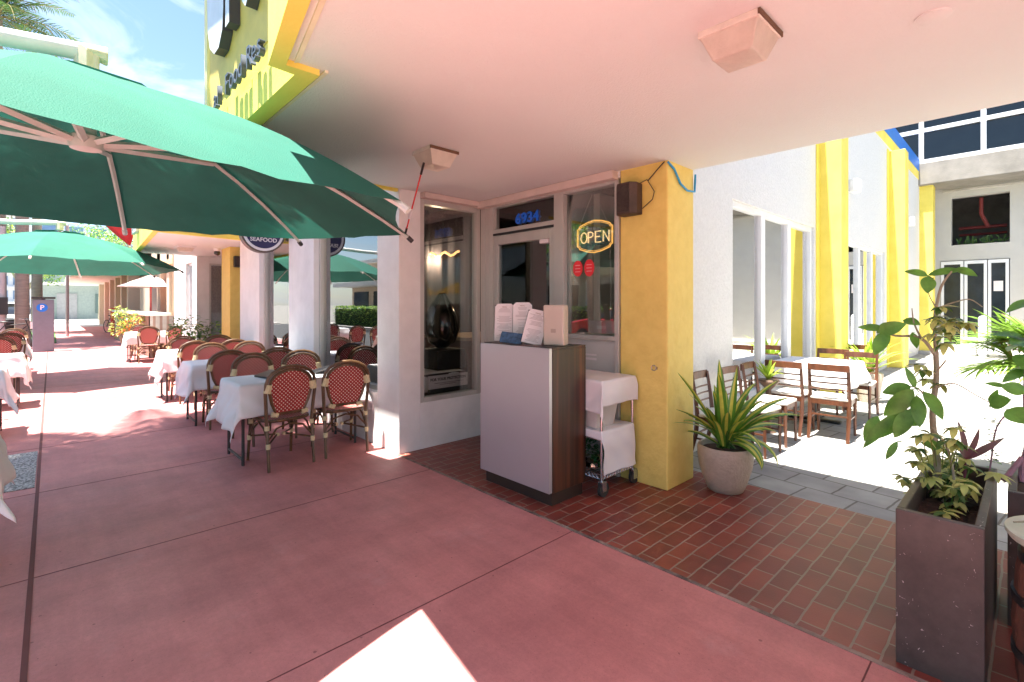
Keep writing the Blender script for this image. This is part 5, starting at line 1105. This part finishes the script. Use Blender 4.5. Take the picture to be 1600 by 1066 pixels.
block('white apartment tower with blue windows in the far distance at left',-160,-145,-30,-3.5,26,M_white,True,8,10,WB); block('long white and blue building behind the far trees',-120,-110,-2,30,15,mat('bluish_white',(.55,.62,.70),.7),True,5,10,WB)

# across the street: what the shop windows mirror
def hedge(label,x0,x1,y0,y1,h,seed,n):
    rnd=random.Random(seed); q=MB()
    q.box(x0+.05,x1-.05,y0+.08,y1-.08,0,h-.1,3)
    for k in range(n):
        x=rnd.uniform(x0,x1); f=rnd.random()
        if f<.6: p=(x,y1+rnd.uniform(-.08,.05),rnd.uniform(0,h)); d=(rnd.uniform(-1,1),1,rnd.uniform(-.5,.8))
        else: p=(x,rnd.uniform(y0,y1),h+rnd.uniform(-.1,.06)); d=(rnd.uniform(-1,1),rnd.uniform(-.5,1),.7)
        q.leaf(p,d,(rnd.uniform(-.4,.4),.4,1),.13,.08,rnd.randrange(3),.2,3)
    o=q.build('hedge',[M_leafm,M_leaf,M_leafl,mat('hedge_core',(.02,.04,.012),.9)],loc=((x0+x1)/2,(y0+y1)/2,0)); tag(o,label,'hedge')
hedge('long clipped hedge along the opposite sidewalk',-36,-6,-11,-10.2,1.3,1,7000)
def shop(label,x0,x1,h,m,seed):
    t=thing('opposite_shop',label,'building',((x0+x1)/2,-17,0)); part(MB().box(x0,x1,-20,-14.5,0,h),'wall',m,t)
    n=max(2,int((x1-x0)/3)); d=(x1-x0)/n
    for k in range(n):
        part(MB().box(x0+d*k+.5,x0+d*(k+1)-.4,-14.5,-14.44,.5,2.6),'window',mat('shop_dark_glass',(.03,.035,.04),.06),t)
    part(MB().box(x0-.2,x1+.2,-14.5,-12.8,3.0,3.35),'awning',M_white if seed%2 else M_cream,t); part(MB().box(x0-.1,x1+.1,-20,-14.3,h,h+.3),'parapet',M_white,t)
shop('low white shop across the street, right end',-9,6,5,M_white,1); shop('pale grey shop across the street in the middle',-24,-9.4,6.5,mat('pale_grey_wall',(.5,.52,.54),.8),2); shop('cream shop across the street, far end',-42,-24.4,5,M_beige,3)
tree('broad tree on the opposite sidewalk mirrored in the glass',-15,-11.5,7,2.8,21,GM,2000,.25); tree('tree on the opposite sidewalk farther left',-27,-11.8,7.5,3,22,GM,1800,.25)
palm('palm on the opposite kerb',3.5,-10.5,7.5,23,fl=2.6)
def simple_parasol(label,x,y,m):
    t=thing('market_parasol',label,'parasol',(x,y,0),.3,'yellow parasols across the street'); MB().tube([(0,0,0),(0,0,2.8)],.03,8).build('pole',M_rib,t,smooth=True)
    q=MB(); q.v=[(0,0,2.85)]+[(1.5*math.cos(k*math.pi/4),1.5*math.sin(k*math.pi/4),2.2) for k in range(8)]; q.f=[(0,1+k,1+(k+1)%8) for k in range(8)]; q.mi=[0]*8; o=q.build('canopy',m,t); o.modifiers.new('s','SOLIDIFY').thickness=.012
M_py=mat('yellow_canvas',(.75,.42,.03),.7,trans=.3)
simple_parasol('yellow parasol across the street in front of the white shop',15,-10.6,M_py); simple_parasol('yellow parasol across the street farther right',20,-11.2,M_py)
#INTERIOR of the restaurant seen through the glass
def lampw(label,x,y,z,L_,rz):
    t=thing('pendant_lamp',label,'lamp',(x,y,z),R_(rz),'wavy pendant lamps inside the restaurant')
    pl=bpy.data.lights.new('lamp_light','POINT'); pl.energy=5; pl.color=(1,.72,.45); pl.shadow_soft_size=.015; po=bpy.data.objects.new('lamp_light',pl); COL.objects.link(po); po.parent=t; po.location=(0,0,-.08)
    q=MB(); q.tube([(-L_/2+L_*k/16,0,.03*math.sin(k*1.3)) for k in range(17)],.018,6); q.build('light_ribbon',emis('lamp_warm',(1,.50,.18),.5),t,smooth=True)
    q=MB(); q.tube([(-L_*.3,0,.02),(-L_*.3,0,2.95-z)],.003,4); q.tube([(L_*.3,0,.02),(L_*.3,0,2.95-z)],.003,4); q.build('suspension',M_black,t)
lampw('wavy lit pendant lamp behind the entrance door glass',-4.9,5.2,2.12,.75,-30); lampw('wavy lit pendant lamp behind the corner window',-6.1,4.2,2.25,.8,20); lampw('wavy lit pendant lamp behind the long street window',-6.3,3.7,2.15,.7,8)
t=thing('display_table','white cloth covered display table inside the corner window','table',(-5.0,3.2,0)); MB().box(-.45,.45,-.35,.33,.70,.73).build('tabletop',M_dark,t); MB().tube([(0,0,0),(0,0,.7)],.05,8).build('pedestal',M_black,t)
drape('tablecloth','greyish white cloth on the display table inside the corner window',-5.45,-4.56,2.87,3.5,.735,(.1,.20,.02,.08),seed=91,amp=.008,n=30,flare=.08)
t=thing('notice_board','white notice reading FOR YOUR PROTECTION leaning inside the corner window','sign',(-4.475,3.24,.62)); 
q=MB(); q.box(-.004,0,-.27,.27,-.10,.10); q.build('board',M_paper,t); text('lettering','FOR YOUR PROTECTION',.042,(.002,0,.055),FX,.0008,M_text,t,bev=.0012); q=MB(); q.box(.0005,.002,-.27,.27,-.10,-.045); q.box(.0005,.002,-.19,.21,.012,.016); q.box(.0005,.002,-.12,.10,-.005,-.001); q.build('black_band',M_text,t)
t=thing('black_vase','glossy black egg shaped vase on a dark stand inside the corner window','vase',(-4.86,3.42,0)); q=MB(); q.lathe([(.06,.98),(.16,1.05),(.22,1.2),(.20,1.36),(.12,1.52),(.05,1.62),(.04,1.64)],n=28); q.build('vase',M_blackgloss,t,smooth=True); q=MB(); q.box(-.2,.2,-.2,.2,.74,.97); q.build('stand',M_black,t,bevel=.01)
t=thing('glass_jar','round glass jar of pale paper on the display table','jar',(-4.72,2.98,.745)); q=MB(); q.ell((0,0,.10),(.085,.085,.10)); q.build('jar',mat('crinkled_pale',(.30,.30,.32),.25,.5,30),t,smooth=True); MB().lathe([(.05,0),(.055,.02)],(0,0,.19),16).build('lid',M_black,t,smooth=True)
def curtain(label,x0,x1,y,z0,z1,m,ax='x',fold=.035,k_=40,taper=0):
    q=MB(); n=120; nz=8
    for i in range(n+1):
        for j in range(nz+1):
            f=j/nz; u=i/n; uu=.5+(u-.5)*(1-taper*(1-f)); a=x0+(x1-x0)*uu; o=fold*math.sin(u*(x1-x0)*k_)+.01*math.sin(u*70+f*3); z=z0+(z1-z0)*f
            q.v.append((a,y+o,z) if ax=='x' else (y+o,a,z))
    for i in range(n):
        for j in range(nz): c=i*(nz+1)+j; q.f.append((c,c+nz+1,c+nz+2,c+1)); q.mi.append(0)
    ob=q.build('curtain',m,smooth=True,loc=(((x0+x1)/2,y,0) if ax=='x' else (y,(x0+x1)/2,0)))
    ob.modifiers.new('s','SOLIDIFY').thickness=.003; tag(ob,label,'curtain')
M_sheer=mat('sheer_white',(.80,.82,.80),.8,trans=.4); M_drk=mat('dark_drape',(.06,.055,.065),.8,.3,3)
curtain('narrow white sheer curtain gathered behind the nearest street window',-6.86,-6.42,2.92,.95,2.7,M_sheer,k_=60,taper=.45)
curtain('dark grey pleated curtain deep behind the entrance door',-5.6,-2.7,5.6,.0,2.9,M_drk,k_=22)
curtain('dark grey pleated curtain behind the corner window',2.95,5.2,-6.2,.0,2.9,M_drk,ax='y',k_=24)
t=thing('bar_counter','beige topped bar counter inside the restaurant','counter',(-5.6,4.6,0)); MB().box(-.5,.5,-.6,.5,0,1.02).build('front',mat('bar_brown',(.12,.07,.05),.5),t); MB().box(-.55,.55,-.65,.55,1.02,1.06).build('top',mat('bar_top',(.35,.25,.15),.4),t)
t=thing('dining_table','dining table with a white cloth inside the street window','table',(-5.9,3.5,0)); MB().box(-.35,.35,-.35,.35,.72,.75).build('tabletop',M_dark,t); MB().tube([(0,0,0),(0,0,.72)],.04,8).build('pedestal',M_black,t)
drape('tablecloth','white cloth on the dining table inside the street window',-6.27,-5.53,3.13,3.87,.76,(.15,.15,.15,.15),seed=92,n=24)
